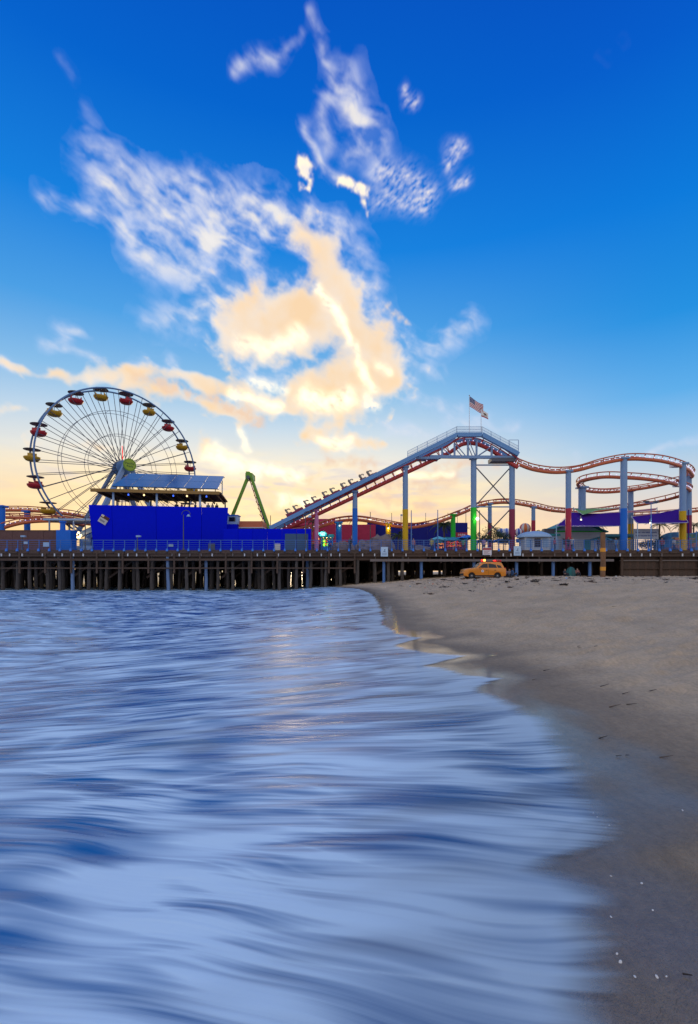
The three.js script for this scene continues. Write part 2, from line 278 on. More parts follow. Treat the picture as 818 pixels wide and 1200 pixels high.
// water: long streaks of foam drawn out along the run of the swash
function streaks(x, z) {
  const zs = z - .27 * (x + 2) * sstep(-7, -1.6, z);
  const X = x + .5 * n2(x * .25, zs * .35), Z = zs + .10 * n2(x * .33 + 9, zs * .45) + .025 * n2(x * .8, zs * 1.3 + 5);
  const near = sstep(-18, -6, z), live = .75 + .6 * n2(x * .45 + 60, zs * .8);
  return .30 * n2(X * .17, Z * .45) + .34 * n2(X * .36 + 3, Z * 1.2) + .36 * n2(X * .62, Z * 2.6 + 8) + (.32 * n2(X * .7 + 5, Z * 5.5) + .32 * live * n2(X * .75, Z * 11 + 2) + .24 * live * n2(X * .9, Z * 22 + 6) + .12 * live * n2(X * 1.1 + 3, Z * 42)) * near
    + (1 - near) * (.34 * n2(X * .3, z * 1.1) + .34 * n2(X * .55 + 4, z * 2.1) + .26 * n2(X * 1.1, z * 3.6) + .16 * n2(x * 2.6, z * 2.4));
}
function crests(x, z) {                               // thin bright foam lines left by passing ripples
  const zs = z - .27 * (x + 2) * sstep(-7, -1.6, z), k = sstep(-30, -8, z);
  const a = 1 - Math.abs(n2(x * .22 + 7, zs * mix(.7, 1.9, k) + .35 * n2(x * .5, zs * .9))), b = 1 - Math.abs(n2(x * .35 + 70, zs * mix(1.3, 4.2, k) + .3 * n2(x * .6 + 8, zs * 1.4)));
  return Math.pow(a, 7) * sstep(-.3, .5, n2(x * .3 + 33, zs * .5)) + .7 * Math.pow(b, 6) * sstep(-.2, .6, n2(x * .4 + 3, zs * .7 + 9));
}
function foamAt(x, z) {
  const s = streaks(x, z), e = edgeX(z) - x, shore = sstep(5, .2, e), rim = sstep(.9, .15, e) * mix(.6, 1, sstep(-3, -5.5, z));
  return clamp(Math.pow(sstep(-.72, .85, s + .0 + .2 * shore + .3 * rim - .02 * sstep(8, 30, e)), 1.25) + .45 * crests(x, z));
}
function waterY(x, z) {
  const e = edgeX(z) - x, swash = smoothProfile(x) + .012 + .03 * sstep(0, 3, e);
  const open = sstep(3, 14, e), w = open * (.07 * n2(x * .11, z * .2) + .05 * n2(x * .3 + 4, z * .42) + .02 * n2(x * .8, z * .95)) + sstep(.3, 3, e) * .012 * streaks(x, z);
  const sea = w, k = .12, d = swash - sea, h = clamp(.5 + .5 * d / k);
  return mix(sea, swash, h) + k * h * (1 - h) + (open < 1 ? sstep(.2, 2.5, e) * .012 * n2(x * .4, z * 3) : 0);
}
const alphaAt = (x, z) => { const e = edgeX(z) - x; return sstep(-.08, mix(.26, .14, sstep(-3.2, -7, z)), e + .10 * streaks(x, z)) * mix(.66, 1, sstep(.2, 2.4, e + .5 * streaks(x, z))); };
function waterMaterial(x0, x1, z0, z1, w, h) {
  const P = (u, v) => [mix(x0, x1, u), mix(z0, z1, v)];
  const map = dataTex(w, h, (u, v) => { const [x, z] = P(u, v), f = foamAt(x, z), silt = .42 * sstep(.15, .75, n2(x * .45 + 40, z * 1.9 + .2 * n2(x, z)) * .7 + n2(x * .2, z * .35 + 20) * .5) * (1 - f * .6); return [enc(mix(mix(.003, .66, f), .15, silt)), enc(mix(mix(.125, .84, f), .16, silt)), enc(mix(mix(.36, .95, f), .18, silt)), alphaAt(x, z)]; }, true);
  const rough = dataTex(w / 2, h / 2, (u, v) => { const [x, z] = P(u, v), f = foamAt(x, z), r = mix(.2, .6, f); return [r, r, r]; }, false);
  const bump = dataTex(w, h, (u, v) => { const [x, z] = P(u, v), k = .5 + .3 * streaks(x, z); return [k, k, k]; }, false);
  return new THREE.MeshPhysicalMaterial({ map, transparent: true, roughnessMap: rough, roughness: 1, bumpMap: bump, bumpScale: .018, ior: 1.333 });
}
const sea = new THREE.Group(); sea.name = 'sea'; sea.userData.kind = 'structure'; scene.add(sea);
const nx0 = -11, nz1 = -13, mx0 = -62, mz1 = -72;
part('swash_water', sheet(lines([[nx0, -4, 60], [-4, 2.4, 120]]), lines([[2, -1, 10], [-1, nz1, 220]]), waterY, [(x, z) => [(x - nx0) / (3 - nx0), (z - 1) / (nz1 - 1)]]), waterMaterial(nx0, 3, 1, nz1, 2048, 2048), sea);
part('shore_water', sheet(lines([[mx0, -11, 200], [-11, 2.4, 80]]), lines([[nz1, mz1, 300]]), waterY, [(x, z) => [(x - mx0) / (3 - mx0), (z - nz1) / (mz1 - nz1)]]), waterMaterial(mx0, 3, nz1, mz1, 2048, 2048), sea);
const chop = dataTex(512, 512, (u, v) => { const k = .5 + .28 * periodic(u, v, 9, 2) + .2 * periodic(u, v, 26, 6); return [k, k, k]; }, false, THREE.RepeatWrapping);
const openMat = new THREE.MeshPhysicalMaterial({ color: lin(.03, .06, .11), roughness: .22, bumpMap: chop, bumpScale: .22, ior: 1.333 });
const flat = (x, z) => [x / 24, z / 24];
part('open_water', [sheet(lines([[-6000, -300, 6], [-300, 40, 20]]), lines([[mz1, -6000, 30]]), () => 0, [flat]), sheet(lines([[-6000, -300, 6], [-300, mx0, 10]]), lines([[40, mz1, 10]]), () => 0, [flat]), sheet(lines([[mx0, nx0, 10]]), lines([[40, nz1, 10]]), () => 0, [flat])], openMat, sea);
// ---------------------------------------------------------------- materials
const noiseMap = (seed, r, g, b, amp, fx, fy, w = 256, h = 256) => dataTex(w, h, (u, v) => { const k = 1 + amp * (periodic(u, v, fx, seed) * .7 + periodic(u, v, fy, seed + 4) * .6); return [enc(r * k), enc(g * k), enc(b * k)]; }, true, THREE.RepeatWrapping);
const worn = (seed, r, g, b, rough, amp = .18, spec = .5) => new THREE.MeshPhysicalMaterial({ map: noiseMap(seed, r, g, b, amp, 5, 19), roughness: rough, specularIntensity: spec });
const M = {
  timber: worn(1, .105, .070, .052, .85, .45), timberDark: worn(2, .10, .070, .054, .9, .45), pile: worn(3, .10, .088, .080, .9, .5), pileDark: worn(4, .095, .080, .070, .9, .5), pilePaint: worn(5, .16, .25, .42, .7, .25),
  steelPaint: worn(6, .10, .22, .50, .5, .12), rail: matte(.05, .16, .46, .45), bracket: matte(.03, .20, .70, .45), cap: matte(.7, .72, .74, .6), greyBeam: worn(7, .20, .17, .16, .7, .3),
  blueWall: worn(8, .002, .010, .70, .8, .05, .12), blueWall2: worn(9, .003, .012, .66, .8, .05, .12), brownWall: worn(10, .16, .085, .075, .8, .2),
  solar: new THREE.MeshPhysicalMaterial({ color: lin(.02, .11, .30), roughness: .28, clearcoat: .4, clearcoatRoughness: .2 }), mullion: matte(.35, .45, .55, .4),
  ochre: worn(11, .34, .19, .055, .6, .2), brownRoof: worn(12, .15, .075, .035, .7, .2), paleBlue: matte(.32, .48, .68, .45), towerBlue: worn(13, .26, .38, .58, .45, .08), steelDark: matte(.09, .10, .13, .45, { metalness: .3 }), wheelBlue: matte(.12, .23, .42, .4),
  tubRed: matte(.50, .022, .03, .4), tubYellow: matte(.60, .34, .015, .4), canopy: matte(.26, .23, .20, .6), seat: matte(.34, .28, .22, .6), white: matte(.75, .76, .78, .5), black: matte(.015, .015, .018, .5), orange: matte(.62, .15, .055, .4), red: matte(.50, .045, .04, .42),
  liftBlue: worn(14, .16, .34, .62, .42, .08), colBlue: worn(15, .22, .36, .58, .42, .08), colBright: worn(16, .012, .16, .66, .42, .06), colYellow: worn(17, .72, .44, .012, .42, .06), colGreen: worn(18, .02, .55, .035, .42, .06), colMaroon: worn(19, .28, .035, .085, .42, .06), colPink: worn(20, .62, .22, .42, .42, .06), colRed: worn(21, .48, .035, .07, .42, .06),
  green: matte(.16, .36, .02, .42), crimson: worn(22, .46, .035, .085, .7, .12), navy: worn(23, .006, .010, .20, .6, .1), purple: new THREE.MeshPhysicalMaterial({ color: lin(.055, .008, .26), roughness: .95, transmission: .08, specularIntensity: .2, thickness: 0, side: THREE.DoubleSide }),
  sailGreen: new THREE.MeshPhysicalMaterial({ color: lin(.14, .42, .03), roughness: .9, transmission: .25, thickness: 0, side: THREE.DoubleSide }), sailRed: new THREE.MeshPhysicalMaterial({ color: lin(.45, .03, .04), roughness: .9, transmission: .25, thickness: 0, side: THREE.DoubleSide }),
  teal: matte(.02, .26, .34, .6), tealRoof: matte(.03, .28, .30, .6), cyan: matte(.12, .50, .62, .6), cream: matte(.66, .64, .60, .7), wallWhite: worn(24, .58, .64, .70, .7, .08), glassDark: new THREE.MeshPhysicalMaterial({ color: lin(.012, .014, .02), roughness: .08 }),
  bark: worn(25, .15, .11, .08, .9, .4), frond: new THREE.MeshStandardMaterial({ color: lin(.09, .12, .03), roughness: .7, side: THREE.DoubleSide }), leaf: new THREE.MeshStandardMaterial({ color: lin(.035, .06, .018), roughness: .7, side: THREE.DoubleSide }),
  carOrange: new THREE.MeshPhysicalMaterial({ color: lin(.78, .26, .008), roughness: .4, clearcoat: .7, clearcoatRoughness: .15 }), tyre: matte(.018, .018, .02, .85), alloy: matte(.10, .10, .11, .35, { metalness: .6 }), plastic: matte(.04, .035, .03, .7), redPlastic: matte(.65, .02, .03, .4), chrome: matte(.6, .6, .62, .2, { metalness: .9 }),
  glowWhite: new THREE.MeshStandardMaterial({ color: 0xffffff, emissive: lin(1, .95, .7), emissiveIntensity: 1.6 }), glowWarm: new THREE.MeshStandardMaterial({ color: 0xffffff, emissive: lin(1, .62, .25), emissiveIntensity: 2 }), glowAmber: new THREE.MeshStandardMaterial({ color: lin(1, .5, .1), emissive: lin(1, .42, .05), emissiveIntensity: 7 }), glowBulb: new THREE.MeshStandardMaterial({ color: 0xffffff, emissive: lin(.75, .7, 1), emissiveIntensity: .7 }), glowNeon: new THREE.MeshStandardMaterial({ color: lin(.5, .9, .8), emissive: lin(.35, 1, .8), emissiveIntensity: 1.1 }), glowRed: new THREE.MeshStandardMaterial({ color: lin(.9, .05, .05), emissive: lin(1, .03, .03), emissiveIntensity: 1.0 }), glowGreen: new THREE.MeshStandardMaterial({ color: lin(.3, .9, .1), emissive: lin(.3, 1, .05), emissiveIntensity: 1.1 }), glowBlue: new THREE.MeshStandardMaterial({ color: lin(.1, .2, 1), emissive: lin(.05, .15, 1), emissiveIntensity: 1.2 }),
};
function lamp(p, color, intensity, dist = 0) { const l = new THREE.PointLight(color, intensity, dist); l.position.copy(p); l.castShadow = true; l.shadow.radius = 5; scene.add(l); return l; }

// ---------------------------------------------------------------- pier
const DECK = 5.12, FRONT = -58, R1 = rng(5);
const pier = thing('pier', 'long dark timber pier on many pilings reaching from the beach out over the sea', 'pier');
const plankVariants = [M.timber, M.timberDark, worn(26, .115, .075, .056, .85, .4)];
part('deck', [box(150, .28, 48, 0, DECK - .14, FRONT - 24.3)], M.timberDark, pier);
part('joist', [...Array(92)].map((_, i) => box(.22, .5, 47, -62 + i * 1.36, DECK - .53, FRONT - 24.2)), M.timberDark, pier).userData.kind = 'stuff';
const SEG = 1.36;
const boardGeo = box(SEG - .04, .46, .16), bracketGeo = new THREE.CylinderGeometry(.12, .19, .34, 4, 1).rotateY(Math.PI / 4), capGeo = box(.13, .34, .12);
for (let i = -38; i < 44; i++) {
  const x = i * SEG;
  part('fascia_board', boardGeo, plankVariants[Math.floor(R1() * 3)], pier, V(x + SEG / 2, DECK - .17 - R1() * .03, FRONT + .03 + R1() * .03));
  part('rail_bracket', bracketGeo, M.bracket, pier, V(x, DECK + .06, FRONT + .2));
  if (i % 6 !== 0) part('joist_end', capGeo, R1() < .7 ? M.cap : M.greyBeam, pier, V(x + .4 + (R1() - .5) * .5, DECK - .58, FRONT + .12));
}
part('fascia_beam', [box(150, .34, .3, 0, DECK - .62, FRONT - .12)], M.timberDark, pier);
// lower timber framing over the water
for (let i = 0; i < 15; i++) part('frame_post', box(.2, 2.55, .2), M.timber, pier, V(-45.2 + i * 3.28, DECK - 1.65, FRONT + .1));
for (let i = 0; i < 14; i++) {
  part('frame_rail', box(3.06, .26, .16), plankVariants[i % 3], pier, V(-43.56 + i * 3.28, DECK - 1.18, FRONT + .1));
  part('frame_rail', box(3.06, .16, .14), plankVariants[(i + 1) % 3], pier, V(-43.56 + i * 3.28, DECK - 2.26, FRONT + .1));
  if (i % 3 === 1) part('frame_stud', box(.1, .95, .1), M.timberDark, pier, V(-43.9 + i * 3.28, DECK - 1.72, FRONT + .12));
}
part('ledger', [box(31, .3, .3, 18.2, DECK - 1.26, FRONT)], M.greyBeam, pier);
for (let i = 0; i < 22; i++) part('hanger', box(.12, .9, .12), i % 3 ? M.timberDark : M.greyBeam, pier, V(3.4 + i * 1.4, DECK - 1.05 - (i % 4) * .05, FRONT - .35));
// pilings: the front rows are single parts
const pileGeo = [0, 1, 2, 3].map((k) => { const g = new THREE.CylinderGeometry(.2, .24, 9.4, 9, 10), p = g.attributes.position; for (let i = 0; i < p.count; i++) { const y = p.getY(i), w = .04 * n2(y * .7 + k * 9, k); p.setX(i, p.getX(i) * (1 + .1 * n2(y * 1.3, k + 3)) + w); p.setZ(i, p.getZ(i) + .04 * n2(y * .6, k + 7)); } g.computeVertexNormals(); return g; });
const rows = [[-58.5, 1.9, 1], [-60.4, 2.3, 1], [-63.8, 2.05, 0], [-67.2, 2.2, 0], [-71, 2.15, 0], [-76, 2.25, 0], [-81, 2.2, 0], [-84, 2.2, 0], [-87, 2.4, 0], [-90, 2.2, 0], [-93, 2.3, 0], [-96, 2.2, 0], [-99, 2.2, 0], [-101, 2.2, 0]];
const rest = []; let count = 0;
for (const [z, gap, front] of rows) for (let x = -50 * (z / -58); x < 7; x += gap * (count < 210 ? .75 + R1() * .5 : .45 + R1() * .4)) {
  const lean = (R1() - .5) * (front ? .10 : .22), k = Math.floor(R1() * 4), top = DECK - .8, y = top - 4.7;
  if (count < 210) {
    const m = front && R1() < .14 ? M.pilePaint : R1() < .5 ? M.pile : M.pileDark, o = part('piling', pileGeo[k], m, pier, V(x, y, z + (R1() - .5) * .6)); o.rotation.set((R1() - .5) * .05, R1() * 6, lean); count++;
    if (front && (count === 9 || count === 15)) { o.material = M.pilePaint; part('lit_band', cyl(.29, .28, 1.3, 0, -1.6, 0, 10), M.white, o); }  // white band puts the light on the pile base into the colour
  } else rest.push(pileGeo[k].clone().rotateY(R1() * 6).rotateZ(lean).translate(x, y, z + (R1() - .5)));
}
part('rear_piling', rest, M.pileDark, pier).userData.kind = 'stuff';
part('cross_cap', rows.map(([z]) => box(74, .4, .36, -27, DECK - 1.05, z)), M.timberDark, pier).userData.kind = 'stuff';
part('cross_brace', rows.slice(1).flatMap(([z], r) => [...Array(14)].map((_, i) => beam(V(-62 + i * 5, 1.6 + (r % 2) * .7, z - .3), V(-58.5 + i * 5, 4.1, z - .3), .1, .26))), M.timberDark, pier).userData.kind = 'stuff';
part('rear_skirt', [box(130, 2.0, .2, 6, DECK - 1.5, -103)], M.timberDark, pier);
// steel piles and boarded wall above the sand
for (const px of [450, 494, 556, 606, 649, 692]) part('steel_pile', cyl(.2, .2, 4, 0, 0, 0, 12), M.steelPaint, pier, V((px - 409) / FOCAL * 58.4, DECK - 3.4, -58.6));
for (let i = 0; i < 30; i++) { const o = part('piling', pileGeo[i % 4], M.pileDark, pier, V(3 + (i % 10) * 3.3 + R1(), DECK - 5.4, -62 - Math.floor(i / 10) * 5)); o.rotation.y = R1() * 6; }
for (let i = 0; i < 30; i++) { if (i === 2 || i === 6) continue; part('added_rear_board', box(1.56, 3.2, .12), plankVariants[i % 3], pier, V(6 + i * 1.6, 3.3, -80 - R1() * .05)); }  // added board wall, closes off the bright far side under the deck
for (let i = 0; i < 44; i++) part('wall_board', box(.335, 3.3, .1), i % 3 ? M.timberDark : plankVariants[2], pier, V(35.2 + i * .345, 2.95, FRONT - .7 - R1() * .03));
part('wall_rail', [box(15.5, .16, .16, 42.6, 3.85, FRONT - .5)], M.greyBeam, pier);
part('wall_rail', [box(15.5, .13, .14, 42.6, 2.85, FRONT - .5)], M.timber, pier);
for (const x of [35, 40, 45]) part('wall_post', box(.26, 3.6, .26), M.timber, pier, V(x, 3.0, FRONT - .4));

// railing on the deck edge
const railing = thing('pier_railing', 'thin blue steel railing running along the whole edge of the pier deck', 'railing', V(0, DECK, FRONT + .1));
const rp = box(.07, 1.3, .07);
for (let i = -38; i <= 44; i++) part('post', rp, M.rail, railing, V(i * SEG, .65, 0));
for (const [y, h] of [[1.3, .06], [1.0, .03], [.72, .03], [.44, .03], [.18, .03]]) part('rail', box(82 * SEG, h, h, 3 * SEG, y, 0), M.rail, railing);
const bal = []; for (let i = 0; i < 44 * 7; i++) bal.push(box(.022, 1.05, .022, -4 + i * SEG / 7 * 1.0 + 4 * SEG, .72, 0));
part('baluster', bal, M.rail, railing).userData.kind = 'stuff';

// ---------------------------------------------------------------- Ferris wheel
{
  const w = thing('ferris_wheel', 'large Ferris wheel with red and yellow gondolas and a round green name sign', 'ferris wheel', V(-38.93, DECK, -78), .8346);
  const H = 20.13 - DECK, R = 13, C = V(0, H, 0), polar = (r, a, z) => V(Math.cos(a) * r, H + Math.sin(a) * r, z);
  const torus = (r, t, z, n = 140) => new THREE.TorusGeometry(r, t, 8, n).translate(0, H, z);
  part('rim', torus(R, .135, 1.02), M.wheelBlue, w); part('rim', torus(R, .135, -1.02), M.wheelBlue, w);
  part('inner_ring', torus(R * .72, .035, .95), M.steelDark, w); part('inner_ring', torus(R * .72, .035, -.95), M.steelDark, w);
  part('inner_ring', torus(R * .43, .035, .8), M.steelDark, w); part('inner_ring', torus(R * .43, .035, -.8), M.steelDark, w);
  for (const z of [1, -1]) for (let i = 0; i < 40; i++) { const a = (i + .5) * Math.PI / 20, h = a + (i % 2 ? .35 : -.35); part('spoke', rod(polar(1.15, h, z * .7), polar(R - .1, a, z * 1.02), .05, 5), M.steelDark, w); }
  for (let i = 0; i < 20; i++) { const a = (15 + 18 * i) * Math.PI / 180; part('rim_tie', rod(polar(R, a, -1.02), polar(R, a, 1.02), .06, 6), M.wheelBlue, w); part('rim_tie', rod(polar(R * .72, a, -.95), polar(R * .72, a, .95), .03, 5), M.wheelBlue, w); }
  part('neon_strip', rod(polar(1.4, 1.75, .95), polar(3.6, 1.68, 1.05), .06, 6), M.glowRed, w);
  part('axle', cyl(.45, .45, 6, 0, 0, 0, 16).rotateX(Math.PI / 2).translate(0, H, 0), M.steelDark, w);
  for (const z of [.75, -.75]) part('hub', cyl(1.25, 1.25, .3, 0, 0, 0, 24).rotateX(Math.PI / 2).translate(0, H, z), M.wheelBlue, w);
  for (const z of [1, -1]) {
    for (const s of [-1, 1]) part('tower_leg', beam(V(s * .3, H + .3, z * 2.2), V(s * 7.6, .05, z * 3.6), .62, .62), M.towerBlue, w);
    part('tower_tie', beam(V(-3.9, H * .48, z * 2.9), V(3.9, H * .48, z * 2.9), .25, .3), M.towerBlue, w);
    part('bearing', new THREE.SphereGeometry(.75, 16, 10).translate(0, H + .1, z * 2.25), M.wheelBlue, w);
  }
  const face = canvasTex(256, 256, (c) => { c.fillStyle = '#9db52c'; c.fillRect(0, 0, 256, 256); c.strokeStyle = '#5d7d20'; c.lineWidth = 10; c.beginPath(); c.arc(128, 128, 116, 0, 7); c.stroke(); c.fillStyle = '#123a24'; c.font = 'bold 62px sans-serif'; c.textAlign = 'center'; c.fillText('Pacific', 128, 122); c.fillText('Park', 128, 182); });
  part('sign_disc', new THREE.CylinderGeometry(1.06, 1.06, .12, 40).rotateX(Math.PI / 2).translate(0, H + .1, 3.15), M.green, w);
  part('sign_face', new THREE.CircleGeometry(1.0, 40).translate(0, H + .1, 3.225), new THREE.MeshStandardMaterial({ map: face, roughness: .5 }), w);
  // gondolas: round tub, flat canopy, mast
  const L = (pts, n = 20) => new THREE.LatheGeometry(pts.map(([x, y]) => new THREE.Vector2(x, y)), n);
  const tubGeo = L([[0, -2.0], [.7, -1.98], [.95, -1.88], [1.2, -1.55], [1.24, -1.32], [1.16, -1.3], [1.1, -1.5], [.8, -1.75], [0, -1.76]]), seatGeo = mergeGeometries([[-.75, 0], [.75, 0]].map(([x]) => box(.14, .55, 1.3, x, -1.1, 0))), topGeo = L([[0, .12], [.5, .08], [1.26, -.03], [1.28, -.09], [.5, -.02], [0, 0]]), poleGeo = mergeGeometries([cyl(.05, .05, 1.9, 0, -.85, 0, 6).toNonIndexed(), rod(V(.4, 0, -1), V(.4, 0, 1), .05).toNonIndexed()]);
  for (let i = 0; i < 20; i++) {
    const p = polar(R, (15 + 18 * i) * Math.PI / 180, 0), tub = part('gondola', tubGeo, i % 2 ? M.tubYellow : M.tubRed, w, p);
    tub.rotation.y = i * .5; tub.scale.setScalar(.9);
    part('canopy', topGeo, M.canopy, tub); part('seat_back', seatGeo, i % 2 ? M.tubYellow : M.tubRed, tub); part('mast', poleGeo, M.steelDark, tub);
  }
}
// loading platform under the wheel
{
  const p = pick(96, 640, 66), o = thing('loading_platform', 'pale blue wheel boarding platform with steps, canopy and round lights beside the hull wall', 'platform', V(p.x, DECK, p.z));
  part('floor', box(7.5, .9, 5, .6, .45, 0), M.paleBlue, o);
  part('roof', box(8.4, .25, 5, .2, 4.6, 0), M.paleBlue, o);
  for (const [x, z] of [[-3.2, 2.3], [3.2, 2.3], [-3.2, -2.3], [3.2, -2.3], [.2, 2.3]]) part('post', box(.16, 4.5, .16, x, 2.25, z), M.towerBlue, o);
  for (let i = 0; i < 5; i++) part('step', box(1.8, .18, .3, 2.3, .8 - i * .18, 2.65 + i * .3), M.paleBlue, o);
  part('railing_panel', [box(4.6, .05, .05, -1, 1.9, 2.45), box(4.6, .05, .05, -1, 1.45, 2.45), ...[-3.2, -2, -.8, .4, 1.2].map((x) => box(.05, 1, .05, x, 1.4, 2.45))], M.rail, o);
  part('machinery', [beam(V(-2.6, 1, 1.2), V(2.6, 3.6, 1.0), .5, .7), box(1.6, 1.2, 1.4, 1.2, 1.4, .6)], M.wheelBlue, o);
  for (const [x, y] of [[.6, 2.5], [.95, 2.75], [1.25, 2.35], [.8, 2.1], [1.1, 2.05]]) part('globe_light', new THREE.SphereGeometry(.17, 10, 8).translate(x, y, 2.4), M.glowWarm, o);
  part('control_box', box(1.3, .55, .7, -.7, .28, 3.2), M.ochre, o); part('marker_post', box(.26, 1.1, .26, -2.7, .55, 3.2), M.colYellow, o);
  lamp(V(p.x + .9, DECK + 2.4, p.z + 2.9), 0xffc070, 6);
}
// ---------------------------------------------------------------- blue hull-shaped building with roof terrace
{
  const a = pick(110, 640, 61), T = .15, L = 17.1, o = thing('hull_building', 'ultramarine blue building flaring outward with open roof terrace and tilted solar roof', 'building', V(a.x, DECK, a.z), T), h = 6.2;
  const wallPanel = (x0, x1, t0, t1) => { const g = new THREE.BufferGeometry(), z0 = 0, z1 = .35, d = .22, v = [[x0, 0, z0], [x1, 0, z0], [t1, h, z1], [t0, h, z1], [x0, 0, z0 - d], [x1, 0, z0 - d], [t1, h, z1 - d], [t0, h, z1 - d]]; g.setAttribute('position', new THREE.BufferAttribute(new Float32Array(v.flat()), 3)); g.setAttribute('uv', new THREE.BufferAttribute(new Float32Array(v.flatMap(([x, y]) => [x / 3, y / 3])), 2)); g.setIndex([0, 1, 2, 0, 2, 3, 5, 4, 7, 5, 7, 6, 3, 2, 6, 3, 6, 7, 1, 5, 6, 1, 6, 2, 4, 0, 3, 4, 3, 7]); const n = g.toNonIndexed(); n.computeVertexNormals(); return n; };
  const cuts = [[0, -.55], [2.45, 2.35], [8.0, 8.0], [13.9, 14.0], [17.1, 17.55]];
  for (let i = 0; i < 4; i++) part('wall_panel', wallPanel(cuts[i][0] + .02, cuts[i + 1][0] - .02, cuts[i][1] + .02, cuts[i + 1][1] - .02), i % 2 ? M.blueWall2 : M.blueWall, o);
  part('side_wall', box(.2, h - .1, 9, .2, h / 2 - .05, -4.8), M.blueWall, o); part('side_wall', box(.2, h - .1, 9, L - .2, h / 2 - .05, -4.8), M.blueWall, o); part('rear_wall', box(L - .6, h - .2, .2, L / 2, h / 2 - .1, -9.3), M.blueWall, o);
  part('terrace_floor', box(L - .7, .2, 8.9, L / 2, h - 1.1, -4.7), M.timber, o);
  for (const x of [2.4, 8.0, 13.7]) part('column', box(.24, 3.2, .24, x, h + .5, -.15), M.paleBlue, o);
  for (const x of [.6, 5.4, 11, 16.3]) part('column', box(.2, 3.2, .2, x, h + .5, -7), M.steelDark, o);
  part('roof_beam', box(16.6, .42, .3, 8.1, 8.15, .5), M.ochre, o);
  part('terrace_roof', box(16.7, .2, 8.2, 8.2, 8.26, -3.9), M.brownRoof, o);
  for (let i = 0; i < 12; i++) part('rafter', box(.14, .34, 8, .6 + i * 1.4, 7.98, -3.9), M.brownRoof, o);
  for (const [x, m] of [[4.4, M.glowBlue], [6.4, M.glowWarm], [10.2, M.glowBlue], [12, M.glowWarm], [14.6, M.glowBlue]]) part('spot_lamp', cyl(.12, .08, .22, x, 7.72, .1, 8).rotateX(0), m, o);
  // solar roof
  const s = new THREE.Group(); s.name = 'solar_roof'; s.position.set(9, 8.85, -.8); s.rotation.x = .42; o.add(s);
  for (let i = 0; i < 6; i++) for (let k = 0; k < 2; k++) part('solar_panel', box(2.28, .08, 4.0, -5.85 + i * 2.34, .1, -2.06 - k * 4.08), M.solar, s);
  part('purlin', [box(14.2, .12, .12, 0, 0, -.4), box(14.2, .12, .12, 0, 0, -4.1), box(14.2, .12, .12, 0, 0, -7.8)], M.steelDark, s);
  for (let i = 0; i < 9; i++) part('roof_strut', rod(V(2.4 + i * 1.65, 8.35, -1.3), V(2.4 + i * 1.65, 8.98, -1.3), .06), M.steelDark, o);
  for (let i = 0; i < 5; i++) part('roof_strut', rod(V(2.6 + i * 3.3, 8.35, -7.4), V(2.6 + i * 3.3, 11.7, -7.4), .08), M.paleBlue, o);
  const squareTex = canvasTex(64, 64, (c) => { c.fillStyle = '#5a2a1c'; c.fillRect(0, 0, 64, 64); c.fillStyle = '#c9c4be'; c.fillRect(0, 24, 64, 40); c.fillStyle = '#8d8a8c'; c.fillRect(8, 38, 40, 14); c.fillStyle = '#e6d4b4'; c.fillRect(0, 0, 22, 16); });
  const sign = part('wall_square', box(1.1, 1.1, .05), new THREE.MeshStandardMaterial({ map: squareTex, roughness: .6 }), o, V(1.35, 4.25, .34)); sign.rotation.z = -.55;  // tilted square with brown, grey and cream blocks
  part('vent', box(.9, .9, .05, 15.3, .75, .14), M.steelDark, o); part('notice', box(.62, .35, .04, 9.9, .9, .14), M.paleBlue, o);
}
// low blue wall with mesh screen
{
  const a = pick(262, 640, 60.2), o = thing('panel_fence', 'low ultramarine panel fence with grey mesh screens between the hull building and the game booths', 'fence', V(a.x, DECK, a.z));
  for (let i = 0; i < 6; i++) part('wall_panel', box(1.9, 2.95, .15, .98 + i * 1.93, 1.475, 0), i % 2 ? M.blueWall : M.blueWall2, o);
  for (let i = 0; i < 2; i++) { part('mesh_screen', box(1.5, 2.2, .04, 8.9 + i * 1.56, 1.2, .12), matte(.05, .11, .22, .7), o); }
  part('service_box', box(.7, .95, .3, 7.2, .5, .26), M.cream, o);
}
{
  const a = pick(-40, 640, 61), o = thing('brown_building', 'plain brown panel building beside the blue cabinet below the orange track', 'building', V(a.x, DECK, a.z));
  for (let i = 0; i < 6; i++) part('wall_panel', box(2.06, 2.75, .2, 1.05 + i * 2.1, 1.375, 0), M.brownWall, o);
  part('coping', box(12.6, .1, .3, 6.3, 2.8, 0), M.brownRoof, o); part('roof', box(12.6, .1, 6, 6.3, 2.6, -3.1), M.brownRoof, o);
  const b = pick(78, 640, 60.8), c = thing('blue_cabinet', 'bright blue steel cabinet with a pump on top next to the brown panel building', 'cabinet', V(b.x, DECK, b.z));
  part('body', box(1.9, 2.8, 1.4, 0, 1.4, 0), M.colBright, c); part('pump', cyl(.34, .3, 1.1, -.5, 3.35, 0, 14), M.colBright, c); part('pump_head', cyl(.42, .42, .2, -.5, 3.95, 0, 14), M.colBright, c);
}
